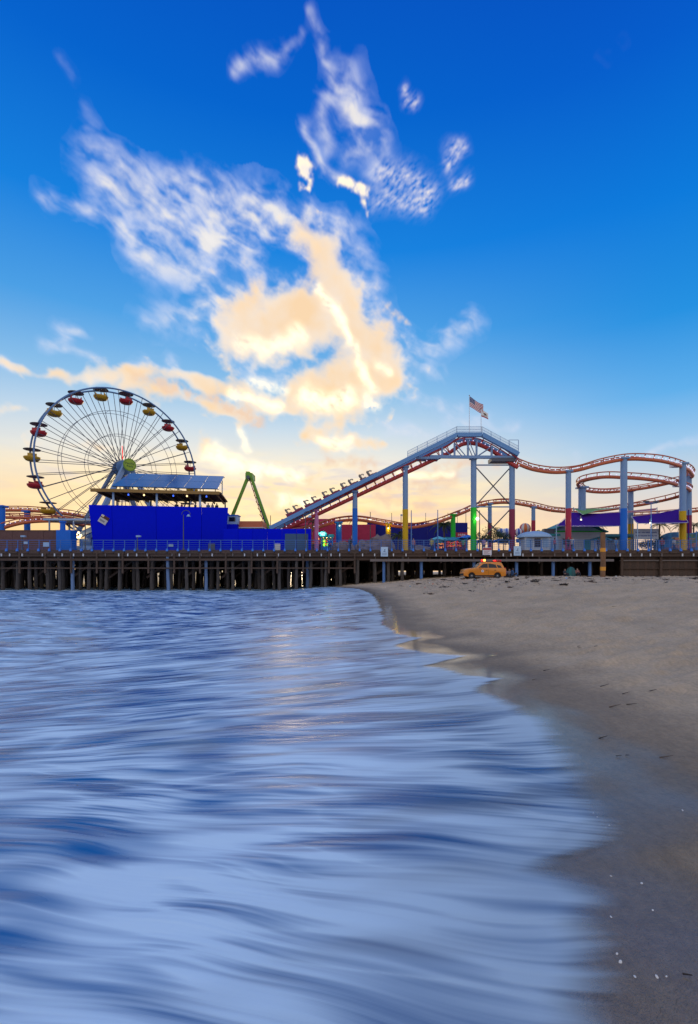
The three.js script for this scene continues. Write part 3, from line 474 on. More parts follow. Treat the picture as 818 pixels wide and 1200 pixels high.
// ---------------------------------------------------------------- pendulum ride frame
{
  const a = pick(296, 640, 74), top = 2.4 + (670 - 560) * 74 / FOCAL - DECK, o = thing('swing_ride', 'green and red A-frame of a swing ride rising behind the ultramarine panel fence', 'ride', V(a.x, DECK, a.z));
  const apex = (z) => V(-.55, top, z);
  part('leg', beam(V(-5.4, 0, 1.1), apex(.9), .46, .42), M.green, o); part('leg', beam(V(-6.4, 0, -1.6), apex(-.9).add(V(-.5, 0, 0)), .42, .4), M.red, o);
  part('leg', beam(V(4.4, 0, 1.1), apex(.9).add(V(.5, 0, 0)), .46, .42), M.green, o); part('leg', beam(V(3.6, 0, -1.6), apex(-.9).add(V(.2, 0, 0)), .40, .4), M.navy, o);
  part('lattice', [...Array(12)].map((_, i) => rod(V(-.5 + i * .30, top - .6 - i * 1.05, -.6), V(.1 + i * .30, top - 1.4 - i * 1.05, -1.2), .05, 5)), M.ochre, o); part('lattice', [rod(V(-.5, top - .5, -.6), V(3.1, 1, -.6), .06), rod(V(-.2, top - .5, -1.2), V(3.4, 1, -1.2), .06)], M.red, o);
  part('head', [box(1.1, .9, 2.4, -.35, top + .1, 0), box(.6, .4, 1.8, -.6, top + .65, 0)], M.green, o);
  part('axle', cyl(.28, .28, 3.2, 0, 0, 0, 14).rotateX(Math.PI / 2).translate(-.4, top - .2, 0), M.steelDark, o);
  part('base', box(12, .5, 4, -.8, .25, 0), M.steelDark, o);
  const b = pick(273, 640, 66), c = thing('ride_cabin', 'small pale blue control cabin on blue pillar beside the swing ride', 'cabin', V(b.x, DECK, b.z));
  part('base', box(1.5, 4.1, 1.5, 0, 2.05, 0), M.blueWall, c); part('cabin', box(1.5, 1.2, 1.5, .1, 4.71, 0), M.paleBlue, c); part('window', box(.9, .6, .04, .1, 4.8, .78), M.glassDark, c); part('roof', box(1.7, .12, 1.7, .1, 5.38, 0), M.colBright, c);
  const d = pick(288, 640, 68), e = thing('station_shelter', 'long low orange red station shelter behind the ultramarine panel fence', 'shelter', V(d.x, DECK, d.z));
  part('roof', box(5.2, .9, 3.4, .2, 4.2, 0), M.orange, e); part('eave', box(5.6, .14, 3.8, .2, 3.7, 0), M.cream, e); for (const x of [-2, 2.4]) for (const z of [-1.4, 1.4]) part('post', box(.2, 3.64, .2, x, 1.82, z), M.steelDark, e);
}
// ---------------------------------------------------------------- roller coaster
const coaster = thing('roller_coaster', 'orange tube roller coaster with blue lift hill and stacked helix on two-tone columns', 'roller coaster');
const LIFT_D = 64, liftY = (px) => (px < 533 ? mix(618, 519, (px - 322) / 211) : 519);
function track(pts, mat, opts = {}) {
  const c = new THREE.CatmullRomCurve3(pts.map((p) => (p.isVector3 ? p : pick(...p))), false, 'centripetal'), n = Math.round(c.getLength() / (opts.step ?? .7)), gauge = opts.gauge ?? .5, drop = opts.drop ?? .55;
  const P = c.getSpacedPoints(n), L = [], Rr = [], S = [], ties = [], bulbs = [];
  for (let i = 0; i <= n; i++) {
    const t = P[Math.min(n, i + 1)].clone().sub(P[Math.max(0, i - 1)]).normalize(), a = P[Math.max(0, i - 4)], b = P[Math.min(n, i + 4)];
    const bend = b.clone().add(a).multiplyScalar(.5).sub(P[i]); bend.y = 0;
    const up = V(0, 1, 0).add(bend.multiplyScalar(opts.bank ?? 1.1)).normalize(), s = t.clone().cross(up).normalize(), u = s.clone().cross(t);
    L.push(P[i].clone().addScaledVector(s, gauge)); Rr.push(P[i].clone().addScaledVector(s, -gauge)); S.push(P[i].clone().addScaledVector(u, -drop));
    if (i % 2 === 0) ties.push(rod(L[i], S[i], .07, 5), rod(Rr[i], S[i], .07, 5));
    if (opts.bulbs) bulbs.push(box(.11, .11, .11, S[i].x, S[i].y + .3, S[i].z + .28));
  }
  const tube = (pts, r, k) => new THREE.TubeGeometry(new THREE.CatmullRomCurve3(pts), n * 2, r, k, false);
  part('track_spine', tube(S, opts.spine ?? .24, 10), mat, coaster); part('track_rail', tube(L, .085, 6), mat, coaster); part('track_rail', tube(Rr, .085, 6), mat, coaster);
  part('track_tie', ties, mat, coaster).userData.kind = 'stuff';
  if (bulbs.length) part('light_bulb', bulbs, M.glowBulb, coaster).userData.kind = 'stuff';
  return c;
}
const liftPts = [322, 350, 390, 430, 470, 505, 524].map((px) => pick(px, liftY(px) - .5, LIFT_D));
track([...liftPts, pick(537, 514, 64), pick(549, 511.5, 64), pick(562, 513, 64), pick(580, 521, 63.9), pick(600, 534, 63.6), pick(612, 541, 63.2)], M.red, { bulbs: true, drop: .95, bank: 0, spine: .28 });
track([[608, 539, 63.3], [625, 545.5, 62.8], [650, 549, 62.3], [675, 546.5, 62], [705, 538.5, 61.6], [735, 533.5, 61.5], [768, 535.5, 62], [792, 540.5, 64], [808, 549, 68], [806, 557, 72.5], [785, 563, 76], [745, 570, 78], [715, 573, 77.6], [692, 572, 75.5], [680, 567, 71.5], [684, 561, 67.5], [705, 557, 65.2], [735, 556, 64.6], [768, 559, 65.2], [792, 564, 67.4], [807, 571, 71.5], [800, 577, 76], [775, 584, 79], [735, 590.5, 80], [690, 596, 79], [650, 595, 77], [620, 589, 75.5], [592, 585, 74.5], [565, 588, 73.5], [535, 599.5, 72], [505, 610, 71], [478, 614, 70.2], [450, 610, 69.5], [418, 605, 69], [392, 607.5, 68.6], [365, 616, 68.2], [340, 621, 68]], M.orange, { bulbs: true });
track([[690, 606, 84], [735, 601.5, 84], [790, 598, 83], [830, 594, 83]], M.orange, {});
track([[-50, 596, 73], [-10, 594.5, 73], [30, 594.5, 73.5], [60, 597, 74.5], [85, 600, 76], [118, 606, 79]], M.orange, { bulbs: true });
track([[-50, 640, 66], [-15, 622, 66], [8, 613, 66.2], [30, 608, 66.6], [52, 606.5, 67.2], [75, 607.5, 68], [100, 612, 69.5]], M.orange, { bulbs: true });
track([[-10, 602, 70], [30, 603, 70.5], [75, 606, 72], [110, 611, 74]], M.orange, {});
// columns: px, distance, top, radius, upper paint, lower paint, height where the paint changes
for (const [px, d, top, r, m, m2, split] of [[371, 64, 599, .30, M.colPink], [416, 64, 577, .36, M.colBlue, M.colBright, 596], [475, 64, 548, .38, M.colBlue, M.colYellow, 597], [555, 64, 538, .40, M.colBlue, M.colGreen, 595], [600, 64, 538, .40, M.colBlue, M.colMaroon, 597], [666, 62.1, 553, .36, M.colBlue, M.colRed, 596], [731, 61.5, 538, .42, M.colBlue, M.colBright, 596], [682, 71.4, 572, .55, M.colBlue, M.colBright, 606], [739, 79.5, 576, .45, M.colBlue, M.colYellow, 614], [800, 64.8, 544, .42, M.colBlue, M.colYellow, 599], [807, 72, 554, .42, M.colBlue, M.colMaroon, 604], [625, 75.6, 595, .32, M.colBlue, M.colRed, 610], [574, 73.8, 591, .32, M.colBlue, M.colMaroon, 613], [531, 71.8, 604, .36, M.colGreen], [455, 69.6, 615, .4, M.colYellow], [397, 68.6, 613, .45, M.colBright], [32, 73.5, 600, .45, M.colBright], [2, 66, 594, .45, M.colBright], [73, 68, 612, .3, M.orange]]) {
  const p = pick(px, top, d), b = m2 ? pick(px, split, d).y : p.y, c = part('column', cyl(r, r, p.y - (m2 ? b : DECK), 0, (p.y - (m2 ? b : DECK)) / 2, 0, 18), m, coaster, V(p.x, m2 ? b : DECK, p.z));
  if (m2) part('painted_base', cyl(r * 1.04, r * 1.04, b - DECK, 0, -(b - DECK) / 2, 0, 18), m2, c);
  part('column_head', box(r * 2.6, .22, r * 2.6, 0, p.y - c.position.y + .08, 0), m, c);
}
part('saddle', [box(1.2, .5, .9, pick(793, 545, 64.6).x, pick(793, 545, 64.6).y, -64.8), box(1.2, .5, .9, pick(793, 569, 68).x, pick(793, 569, 68).y, -67.6)], M.white, coaster);
// lift catwalk, handrail, truss
{
  const zc = 1.15, knots = [[318, 620], [533, 512.5], [562, 512.5], [604, 535]].map(([a, b]) => pick(a, b, LIFT_D).add(V(0, 0, zc)));
  for (let i = 0; i < 3; i++) part('catwalk_girder', beam(knots[i], knots[i + 1], .5, .55), M.liftBlue, coaster);
  for (let i = 0; i < 3; i++) part('catwalk_girder', beam(knots[i].clone().add(V(0, -.1, -2.3)), knots[i + 1].clone().add(V(0, -.1, -2.3)), .3, .5), M.liftBlue, coaster);
  const up = V(0, 1.15, 0), rails = [];
  for (let i = 0; i < 3; i++) {
    const a = knots[i], b = knots[i + 1], n = Math.round(a.distanceTo(b) / 1.5), f0 = i ? 0 : 14;
    for (let k = f0; k <= n; k++) { const p = a.clone().lerp(b, k / n); part('handrail_post', rod(p, p.clone().add(up), .035, 5), M.paleBlue, coaster); }
    const s = a.clone().lerp(b, f0 / n);
    for (const h of [1.15, .75, .45]) rails.push(rod(s.clone().add(V(0, h, 0)), b.clone().add(V(0, h, 0)), .025, 5));
    const panel = new THREE.BufferGeometry(), q = [s.clone().add(V(0, .3, 0)), b.clone().add(V(0, .3, 0)), b.clone().add(V(0, 1.12, 0)), s.clone().add(V(0, 1.12, 0))];
    panel.setAttribute('position', new THREE.BufferAttribute(new Float32Array([0, 1, 2, 0, 2, 3].flatMap((k) => q[k].toArray())), 3)); panel.computeVertexNormals();
    part('mesh_screen', panel, new THREE.MeshStandardMaterial({ color: lin(.55, .6, .65), transparent: true, opacity: .3, roughness: .6, side: THREE.DoubleSide }), coaster);
  }
  part('handrail', rails, M.paleBlue, coaster);
  part('end_gate', [rod(knots[3], knots[3].clone().add(V(0, 2, 0)), .05), rod(knots[3].clone().add(V(-1.3, .7, 0)), knots[3].clone().add(V(-1.3, 2, 0)), .05), rod(knots[3].clone().add(V(0, 2, 0)), knots[3].clone().add(V(-1.3, 2, 0)), .04)], M.paleBlue, coaster);
  const B = (x, y, z = 0) => pick(x, y, LIFT_D).add(V(0, 0, z));
  part('truss_chord', beam(B(503, 536.5, .6), B(604, 537.5, .6), .35, .4), M.colBlue, coaster); part('truss_chord', beam(B(503, 534, -.6), B(604, 534, -.6), .3, .3), M.colBlue, coaster);
  part('truss_platform', box(3.2, .3, 1.6, B(500, 538).x, B(500, 538).y, -64), M.colBlue, coaster); part('truss_platform', box(3.4, .5, 1.6, B(588, 540).x, B(588, 540).y, -64), M.steelDark, coaster);
  for (const [x, t] of [[517, 526], [531.5, 521], [547, 516], [557, 515], [574.5, 524]]) part('truss_post', beam(B(x, 536, .6), B(x, t, .6), .22, .3), M.colBlue, coaster);
  for (const [a, b, c, d] of [[518, 527, 529, 536], [533, 522, 545, 536], [548, 517, 556, 536], [559, 535, 574, 525]]) { part('truss_diagonal', rod(B(a, b, .55), B(c, d, .55), .07), M.colBlue, coaster); part('truss_diagonal', rod(B(a, b, -.6), B(c, d, -.6), .07), M.colBlue, coaster); }
  part('tower_tie', rod(B(557, 545), B(599, 545), .1), M.colBlue, coaster); part('tower_tie', rod(B(557, 594), B(599, 594), .1), M.colBlue, coaster);
  for (const [a, b, c, d] of [[557, 547, 599, 593], [599, 547, 557, 593], [557, 596, 599, 640], [599, 596, 557, 640]]) part('tower_brace', rod(B(a, b, a < c ? .05 : -.15), B(c, d, a < c ? .05 : -.15), .085), M.steelDark, coaster);
}
// train climbing the lift
{
  const a = pick(336, liftY(336) - 3, LIFT_D), b = pick(444, liftY(444) - 3, LIFT_D), dir = b.clone().sub(a), n = 5, ang = Math.atan2(dir.y, dir.x);
  const train = thing('coaster_train', 'five-car coaster train with dark red bodies and grey seats climbing the lift hill', 'train', a, 0);
  const body = (() => { const s = new THREE.Shape(); s.moveTo(-1.15, .12); s.lineTo(1.15, .12); s.quadraticCurveTo(1.32, .3, 1.2, .62); s.lineTo(.2, .55); s.lineTo(.05, .5); s.lineTo(-.95, .55); s.lineTo(-1.2, .7); s.closePath(); return new THREE.ExtrudeGeometry(s, { depth: 1.15, bevelEnabled: true, bevelSize: .05, bevelThickness: .05, bevelSegments: 2 }).translate(0, 0, -.57); })();
  const seat = mergeGeometries([new THREE.CapsuleGeometry(.13, .62, 4, 10).scale(1, 1, 1.6).rotateZ(.15).translate(-.34, 1.12, -.27), new THREE.CapsuleGeometry(.13, .62, 4, 10).scale(1, 1, 1.6).rotateZ(.15).translate(-.34, 1.12, .27), box(.55, .16, 1.0, 0, .66, 0)].map((g) => g.toNonIndexed()));
  const bar = new THREE.TorusGeometry(.3, .045, 6, 10, Math.PI * .75).rotateZ(.3).translate(-.08, 1.12, 0);
  for (let i = 0; i < n; i++) {
    const c = part('car', body, M.colMaroon, train, dir.clone().multiplyScalar((i + .5) / n)); c.rotation.z = ang; c.scale.set(1.02, .85, 1);
    for (const x of [-.62, .55]) { part('seat', seat, M.seat, c, V(x, 0, 0)); for (const z of [-.27, .27]) part('restraint', bar, M.steelDark, c, V(x, 0, z)); }
    part('wheel', [cyl(.14, .14, .1, 0, 0, 0, 10).rotateX(Math.PI / 2).translate(-.8, .1, .55), cyl(.14, .14, .1, 0, 0, 0, 10).rotateX(Math.PI / 2).translate(.8, .1, .55)], M.black, c);
  }
}
// flags
{
  const cloth = (w, h, ph, droop) => { const g = new THREE.PlaneGeometry(w, h, 24, 10).translate(w / 2, 0, 0), p = g.attributes.position; for (let i = 0; i < p.count; i++) { const x = p.getX(i), k = x / w; p.setY(i, p.getY(i) * (1 - .12 * k) - droop * k * (1 - .15 * k) * w); p.setX(i, x * .86); p.setZ(i, .16 * k * Math.sin(x * 3.2 + ph + p.getY(i) * .8)); } g.computeVertexNormals(); return g; };
  const us = canvasTex(380, 200, (c, w, h) => { for (let i = 0; i < 13; i++) { c.fillStyle = i % 2 ? '#f2efe9' : '#b3192e'; c.fillRect(0, i * h / 13, w, h / 13 + 1); } c.fillStyle = '#1b2a66'; c.fillRect(0, 0, w * .4, h * 7 / 13); c.fillStyle = '#fff'; for (let r = 0; r < 9; r++) for (let k = 0; k < (r % 2 ? 5 : 6); k++) { c.beginPath(); c.arc(w * .4 * ((r % 2 ? 2 : 1) + 2 * k) / 12, h * 7 / 13 * (r + 1) / 10, 4, 0, 7); c.fill(); } });
  const ca = canvasTex(300, 200, (c, w, h) => { c.fillStyle = '#efece4'; c.fillRect(0, 0, w, h); c.fillStyle = '#b3192e'; c.fillRect(0, h * .83, w, h * .17); c.beginPath(); for (let i = 0; i < 10; i++) { const a = -Math.PI / 2 + i * Math.PI / 5, r = i % 2 ? 9 : 22; c.lineTo(45 + r * Math.cos(a), 42 + r * Math.sin(a)); } c.fill(); c.fillStyle = '#6b4426'; c.beginPath(); c.ellipse(160, 82, 58, 26, 0, 0, 7); c.fill(); c.beginPath(); c.ellipse(100, 84, 22, 16, .2, 0, 7); c.fill(); for (const x of [118, 140, 180, 204]) c.fillRect(x, 92, 15, 32); c.fillStyle = '#4d6b32'; c.fillRect(88, 122, 140, 8); c.fillStyle = '#4a2c18'; c.font = 'bold 22px sans-serif'; c.textAlign = 'center'; c.fillText('CALIFORNIA REPUBLIC', 150, 154); });
  for (const [px, topY, w, h, tex, droop, label] of [[547.5, 467.5, 2.15, 1.42, us, .62, 'tall flagpole on the lift crest flying a stars and stripes flag'], [561, 483, 1.15, .95, ca, .45, 'shorter flagpole on the lift crest flying a white and red bear flag']]) {
    const base = pick(px, 512.6, 64).add(V(0, .27, 1.15)), top = pick(px, topY, 64).y - base.y, o = thing('flagpole', label, 'flagpole', base);
    part('pole', rod(V(0, 0, 0), V(0, top, 0), .045, 8, .03), M.white, o); part('finial', new THREE.SphereGeometry(.07, 8, 6).translate(0, top + .04, 0), M.ochre, o);
    part('flag', cloth(w, h, 1, droop), new THREE.MeshStandardMaterial({ map: tex, roughness: .9, side: THREE.DoubleSide }), o, V(.04, top - h / 2 - .05, 0));
  }
}
// ---------------------------------------------------------------- park buildings behind the deck
function onDeck(px, d) { const p = pick(px, 640, d); p.y = DECK; return p; }
const hAt = (py, d) => EYE + (670 - py) / FOCAL * d - DECK;
{
  let d = 88, o = thing('crimson_hall', 'long crimson amusement hall with orange strip above its open front', 'building', onDeck(402, d)), h = hAt(616, d);
  part('wall', box(12.6, h - 3, .3, 0, 3 + (h - 3) / 2, 0), M.crimson, o); part('strip', box(12.4, .35, .2, 0, 2.85, .2), M.orange, o); part('roof', box(12.6, .2, 9, 0, h + .1, -4.4), M.crimson, o); part('rear_wall', box(12.4, 3, .3, 0, 1.45, -3), M.brownWall, o); for (const x of [-6.1, -2, 2, 6.1]) part('pillar', box(.3, 2.8, .3, x, 1.4, 0), M.colMaroon, o);
  part('roof_vent', box(1.2, .6, .8, 2.2, 3.9, .4), M.cream, o);
  d = 90; o = thing('navy_hall', 'dark navy blue hall with flat roof behind the palms', 'building', onDeck(489, d)); h = hAt(613.5, d);
  for (let i = 0; i < 5; i++) part('wall_panel', box(3.94, h, .3, -7.9 + i * 3.96, h / 2, 0), M.navy, o); part('roof', box(19.8, .15, 10, 0, h + .08, -4.9), M.navy, o); for (const x of [2, 6.5, 8.4]) part('roof_mast', rod(V(x, h + .15, -2), V(x, h + 2.4, -2), .05), M.steelDark, o); part('floodlight', box(1.1, .3, .3, 8.4, h + 2.5, -2), M.steelDark, o);
  d = 96; o = thing('gabled_building', 'low building with crimson gable roof behind the foot of the lift hill', 'building', onDeck(362, d)); h = hAt(612, d);
  part('wall', box(11, h - 1.4, 5, 0, (h - 1.4) / 2, 0), M.brownWall, o); part('roof', new THREE.CylinderGeometry(2.4, 2.4, 11.2, 3, 1).rotateZ(Math.PI / 2).rotateX(Math.PI).scale(1, .6, 1.2).translate(0, h - .7, 0), M.crimson, o);
}
// game booths
function booth(px, d, w, h, wall, awning, label, goods) {
  const o = thing('game_booth', label, 'booth', onDeck(px, d), 0, null), r = rng(px);
  part('back_wall', box(w, h, .12, 0, h / 2, -1.6), wall, o); part('side_wall', box(.12, h, 1.6, -w / 2, h / 2, -.8), wall, o); part('side_wall', box(.12, h, 1.6, w / 2, h / 2, -.8), wall, o); part('counter', box(w, .95, .4, 0, .48, 0), wall, o);
  part('awning', box(w + .5, .14, 2.4, 0, h + .1, -.6), awning, o); part('valance', box(w + .5, .35, .06, 0, h - .12, .6), awning, o);
  for (let i = 0; i < 12; i++) part('prize', new THREE.SphereGeometry(.16 + r() * .1, 8, 6), goods[i % goods.length], o, V(-w / 2 + .3 + (w - .6) * ((i % 6) + .5) / 6, 1.25 + Math.floor(i / 6) * .55 + r() * .1, -1.35));
  for (let i = 0; i < 3; i++) part('booth_lamp', new THREE.SphereGeometry(.1, 8, 6), M.glowWarm, o, V(-w / 2 + w * (i + .5) / 3, h - .18, -.3));
  lamp(V(o.position.x, DECK + h - .5, o.position.z + .2), 0xffa040, 6);
  return o;
}
booth(534, 70, 2.9, 2.4, M.colMaroon, M.teal, 'prize booth glowing orange under a teal awning beside the green column', [M.orange, M.colYellow, M.red, M.tubYellow]);
booth(383, 66, 1.6, 2.5, M.colBright, M.teal, 'small game booth with green neon beside the pink column', [M.glowGreen, M.tubYellow, M.orange]);
booth(518, 74, 2.0, 2.3, M.navy, M.teal, 'narrow navy game booth between the palm and the orange prize booth', [M.orange, M.white]);
{
  let o = thing('neon_sign', 'rounded teal and white neon sign above the small game booth', 'sign', onDeck(378, 65.2)); part('post', box(.12, 2.6, .12, 0, 1.3, 0), M.steelDark, o); part('panel', new THREE.CylinderGeometry(.62, .62, .1, 24).rotateX(Math.PI / 2).scale(1, .6, 1).translate(0, 2.7, 0), M.teal, o); part('neon_bar', box(.8, .14, .05, 0, 2.82, .08), M.glowNeon, o); part('neon_bar', box(.6, .12, .05, .05, 2.56, .08), M.glowNeon, o);
  lamp(V(o.position.x, DECK + 2.7, o.position.z + .5), 0x80ffe0, 3);
  const tex = canvasTex(256, 96, (c, w, h) => { c.fillStyle = '#c8203c'; c.fillRect(0, 0, w, h); c.fillStyle = '#f2e8ee'; c.font = 'bold 70px sans-serif'; c.textAlign = 'center'; c.fillText('PARK', w / 2, 74); });
  o = thing('red_sign', 'red sign with white capital letters standing behind the teal awnings', 'sign', onDeck(541, 73)); for (const x of [-.7, .7]) part('post', box(.1, 2.9, .1, x, 1.45, 0), M.steelDark, o); part('panel', box(1.9, .75, .1, 0, 3.2, 0), M.red, o); part('lettering', new THREE.PlaneGeometry(1.84, .69).translate(0, 3.2, .055), new THREE.MeshStandardMaterial({ map: tex, roughness: .5 }), o);
  const mat = new THREE.MeshStandardMaterial({ map: canvasTex(256, 128, (c, w, h) => { c.fillStyle = '#c4d2e8'; c.fillRect(0, 0, w, h); c.fillStyle = '#24429a'; for (const [y, words] of [[34, [52, 30, 44, 62]], [78, [40, 66, 58, 26]]]) { let x = 16; for (const n of words) { for (let k = 0; k < n; k += 9) c.fillRect(x + k, y + (k * 7 % 5), 6, 16 - (k * 3 % 6)); x += n + 12; } } }), roughness: .6 });
  o = thing('notice_board', 'wide pale board with two lines of blue lettering beside the tall deck lamp', 'sign', onDeck(757, 66)); for (const x of [-1.5, 1.5]) part('post', box(.1, 2.4, .1, x, 1.2, 0), M.paleBlue, o); part('panel', box(3.6, 1.5, .1, 0, 2.75, 0), M.paleBlue, o); part('lettering', new THREE.PlaneGeometry(3.5, 1.4).translate(0, 2.75, .056), mat, o);
}
// umbrellas
function umbrella(px, d, r, h, m, label, group) {
  const o = thing('patio_umbrella', label, 'umbrella', onDeck(px, d), px, group);
  part('pole', cyl(.04, .04, h, 0, h / 2, 0, 6), M.white, o);
  for (let i = 0; i < 8; i++) { const a = i * Math.PI / 4, b = a + Math.PI / 4 - .02, g = new THREE.BufferGeometry(); g.setAttribute('position', new THREE.BufferAttribute(new Float32Array([0, h, 0, Math.cos(a) * r, h - .5, Math.sin(a) * r, Math.cos(b) * r, h - .5, Math.sin(b) * r, Math.cos(a) * r, h - .5, Math.sin(a) * r, Math.cos(a) * r, h - .68, Math.sin(a) * r, Math.cos(b) * r, h - .5, Math.sin(b) * r]), 3)); g.computeVertexNormals(); part('canopy_panel', g, m, o); }
  return o;
}
const dbl = (m) => { const c = m.clone(); c.side = THREE.DoubleSide; return c; };
const tealC = dbl(M.teal), cyanC = dbl(M.cyan), blueC = dbl(M.colBright), whiteC = dbl(M.wallWhite);
umbrella(514, 68, 1.5, 2.6, cyanC, 'light cyan umbrella beside the tall slim mast', null); umbrella(531, 67, 1.7, 2.4, tealC, 'dark teal umbrella in front of the orange prize booth', null); umbrella(548, 66.5, 1.7, 2.7, blueC, 'bright blue umbrella against the green column', null);
for (const [px, d] of [[568, 66], [585, 67], [592, 65]]) umbrella(px, d, 1.3, 2.2, blueC, 'blue umbrella among the potted trees between the green and maroon columns', 'blue umbrellas by the trees');
umbrella(703, 68, 1.6, 2.6, cyanC, 'cyan umbrella in front of the low teal roof', null);
// rocky mounds beside the game booths
function mound(px, d, w, h, seed, label) {
  const g = new THREE.IcosahedronGeometry(1, 4), p = g.attributes.position; for (let i = 0; i < p.count; i++) { const v = V(p.getX(i), p.getY(i), p.getZ(i)), k = 1 + .22 * n3(v.x * 1.6 + seed, v.y * 1.6, v.z * 1.6) + .09 * n3(v.x * 5, v.y * 5 + seed, v.z * 5); p.setXYZ(i, v.x * k * w, Math.max(-.15, v.y * k) * h, v.z * k * w * .7); }
  g.computeVertexNormals(); const o = new THREE.Mesh(g, worn(40 + seed, .20, .16, .16, .9, .4)); o.name = numbered('rock_mound'); o.castShadow = true; o.position.copy(onDeck(px, d)).add(V(0, .1, 0)); scene.add(o); tag(o, label, 'rocks');
}
mound(447, 63, 1.9, 2.2, 1, 'tall grey brown artificial rock mound beside the yellow column'); mound(428, 62.5, 1.6, 1.4, 2, 'low grey brown artificial rock mound right of the blue column'); mound(402, 62, 1.5, 1.3, 3, 'low grey artificial rock mound left of the blue column'); mound(490, 66, 2.0, 1.0, 4, 'flat dark rock planter between two slim masts');
// balloon ride
{
  const o = thing('balloon_ride', 'balloon ride with striped red and white spheres on arms behind the maroon column', 'ride', onDeck(600, 78));
  part('mast', cyl(.35, .25, 3.6, 0, 1.8, 0, 12), M.paleBlue, o); part('base', cyl(2, 1.8, .5, 0, .25, 0, 24), M.colBright, o);
  const stripe = (c1, c2, c3) => canvasTex(256, 64, (c, w, h) => { for (let i = 0; i < 12; i++) { c.fillStyle = [c1, c2, c3, c2][i % 4]; c.fillRect(i * w / 12, 0, w / 12 + 1, h); } });
  const ms = [['#d8402c', '#e8dccd', '#e87a3a'], ['#b7c4dc', '#e8e6ea', '#5a78c8'], ['#cf4a50', '#e6e4e8', '#4a68c0']].map((c) => new THREE.MeshStandardMaterial({ map: stripe(...c), roughness: .5 }));
  for (const [x, y, z, r, k] of [[2.0, 4.6, .6, .95, 0], [-2.0, 3.9, .4, .8, 1], [.6, 3.9, 1.4, .7, 2], [-.4, 4.1, -1.6, .8, 1]]) { const b = part('balloon', new THREE.SphereGeometry(r, 24, 16), ms[k], o, V(x, y, z)); part('basket', cyl(.35, .45, .6, 0, -r - .7, 0, 12), M.colBright, b); part('arm', rod(V(0, -r * .9, 0), V(-x * .9, 3.2 - y, -z * .9), .08), M.paleBlue, b); }
}
// kiosk with parasol roof
{
  const o = thing('kiosk', 'white and blue shuttered kiosk under a broad scalloped pale blue dome roof', 'kiosk', onDeck(626, 62.5));
  part('body', box(3.4, 2.0, 2.2, 0, 1.0, 0), M.wallWhite, o); for (let i = 0; i < 3; i++) part('shutter', box(.8, 1.2, .06, -1.1 + i * 1.1, 1.2, 1.12), i === 1 ? M.glassDark : M.paleBlue, o);
  const g = new THREE.SphereGeometry(2.35, 24, 6, 0, Math.PI * 2, 0, Math.PI / 2).scale(1, .38, .8); part('roof', g, dbl(M.paleBlue), o, V(0, 1.95, 0));
}
// cottage and teal roofs
{
  let o = thing('cottage', 'white boarded cottage with teal gable roof behind two people at the railing', 'building', onDeck(668, 70)), d = 70;
  for (let i = 0; i < 8; i++) part('siding_board', box(7.4, .38, .1, 0, .2 + i * .4, 2 + .01 * (i % 2)), M.wallWhite, o); part('wall', box(7.2, 3.3, 3.9, 0, 1.65, 0), M.wallWhite, o);
  const s = new THREE.Shape(); s.moveTo(-3.9, 3.3); s.lineTo(0, 5.0); s.lineTo(3.9, 3.3); s.closePath(); part('gable', new THREE.ExtrudeGeometry(s, { depth: 3.9, bevelEnabled: false }).translate(0, 0, -1.95), M.paleBlue, o);
  for (const k of [-1, 1]) part('roof', beam(V(k * 4.5, 3.2, 0), V(0, 5.16, 0), 5, .16).translate(0, 0, 0), M.tealRoof, o);
  part('door', box(.9, 2.1, .06, 1.6, 1.05, 2.1), M.tealRoof, o); part('window', box(1.0, .9, .06, -1.6, 1.8, 2.1), M.glassDark, o); part('trim', box(7.6, .18, .2, 0, 3.3, 2.05), M.colGreen, o);
  o = thing('teal_pavilion', 'low pavilion with flat teal roof and pale columns between the blue columns', 'building', onDeck(712, 72)); part('roof', box(7.4, .4, 4, 0, 2.9, 0), M.cyan, o); part('wall', box(7, 2.7, .2, 0, 1.35, -1.6), M.wallWhite, o); for (let i = 0; i < 4; i++) part('column', cyl(.14, .14, 2.7, -3.2 + i * 2.1, 1.35, 1.6, 10), M.paleBlue, o); part('cupola', cyl(.5, .1, .9, -2.6, 3.5, 0, 8), M.colBright, o);
  o = thing('teal_shed', 'small teal and pale shed left of the white cottage', 'shed', onDeck(641, 66)); part('wall', box(2.4, 2.4, 2, 0, 1.2, 0), M.paleBlue, o); part('roof', box(2.8, .3, 2.4, 0, 2.55, 0), M.tealRoof, o); part('stand', box(1.5, .8, .8, .2, 3.1, 0), M.steelDark, o);
}
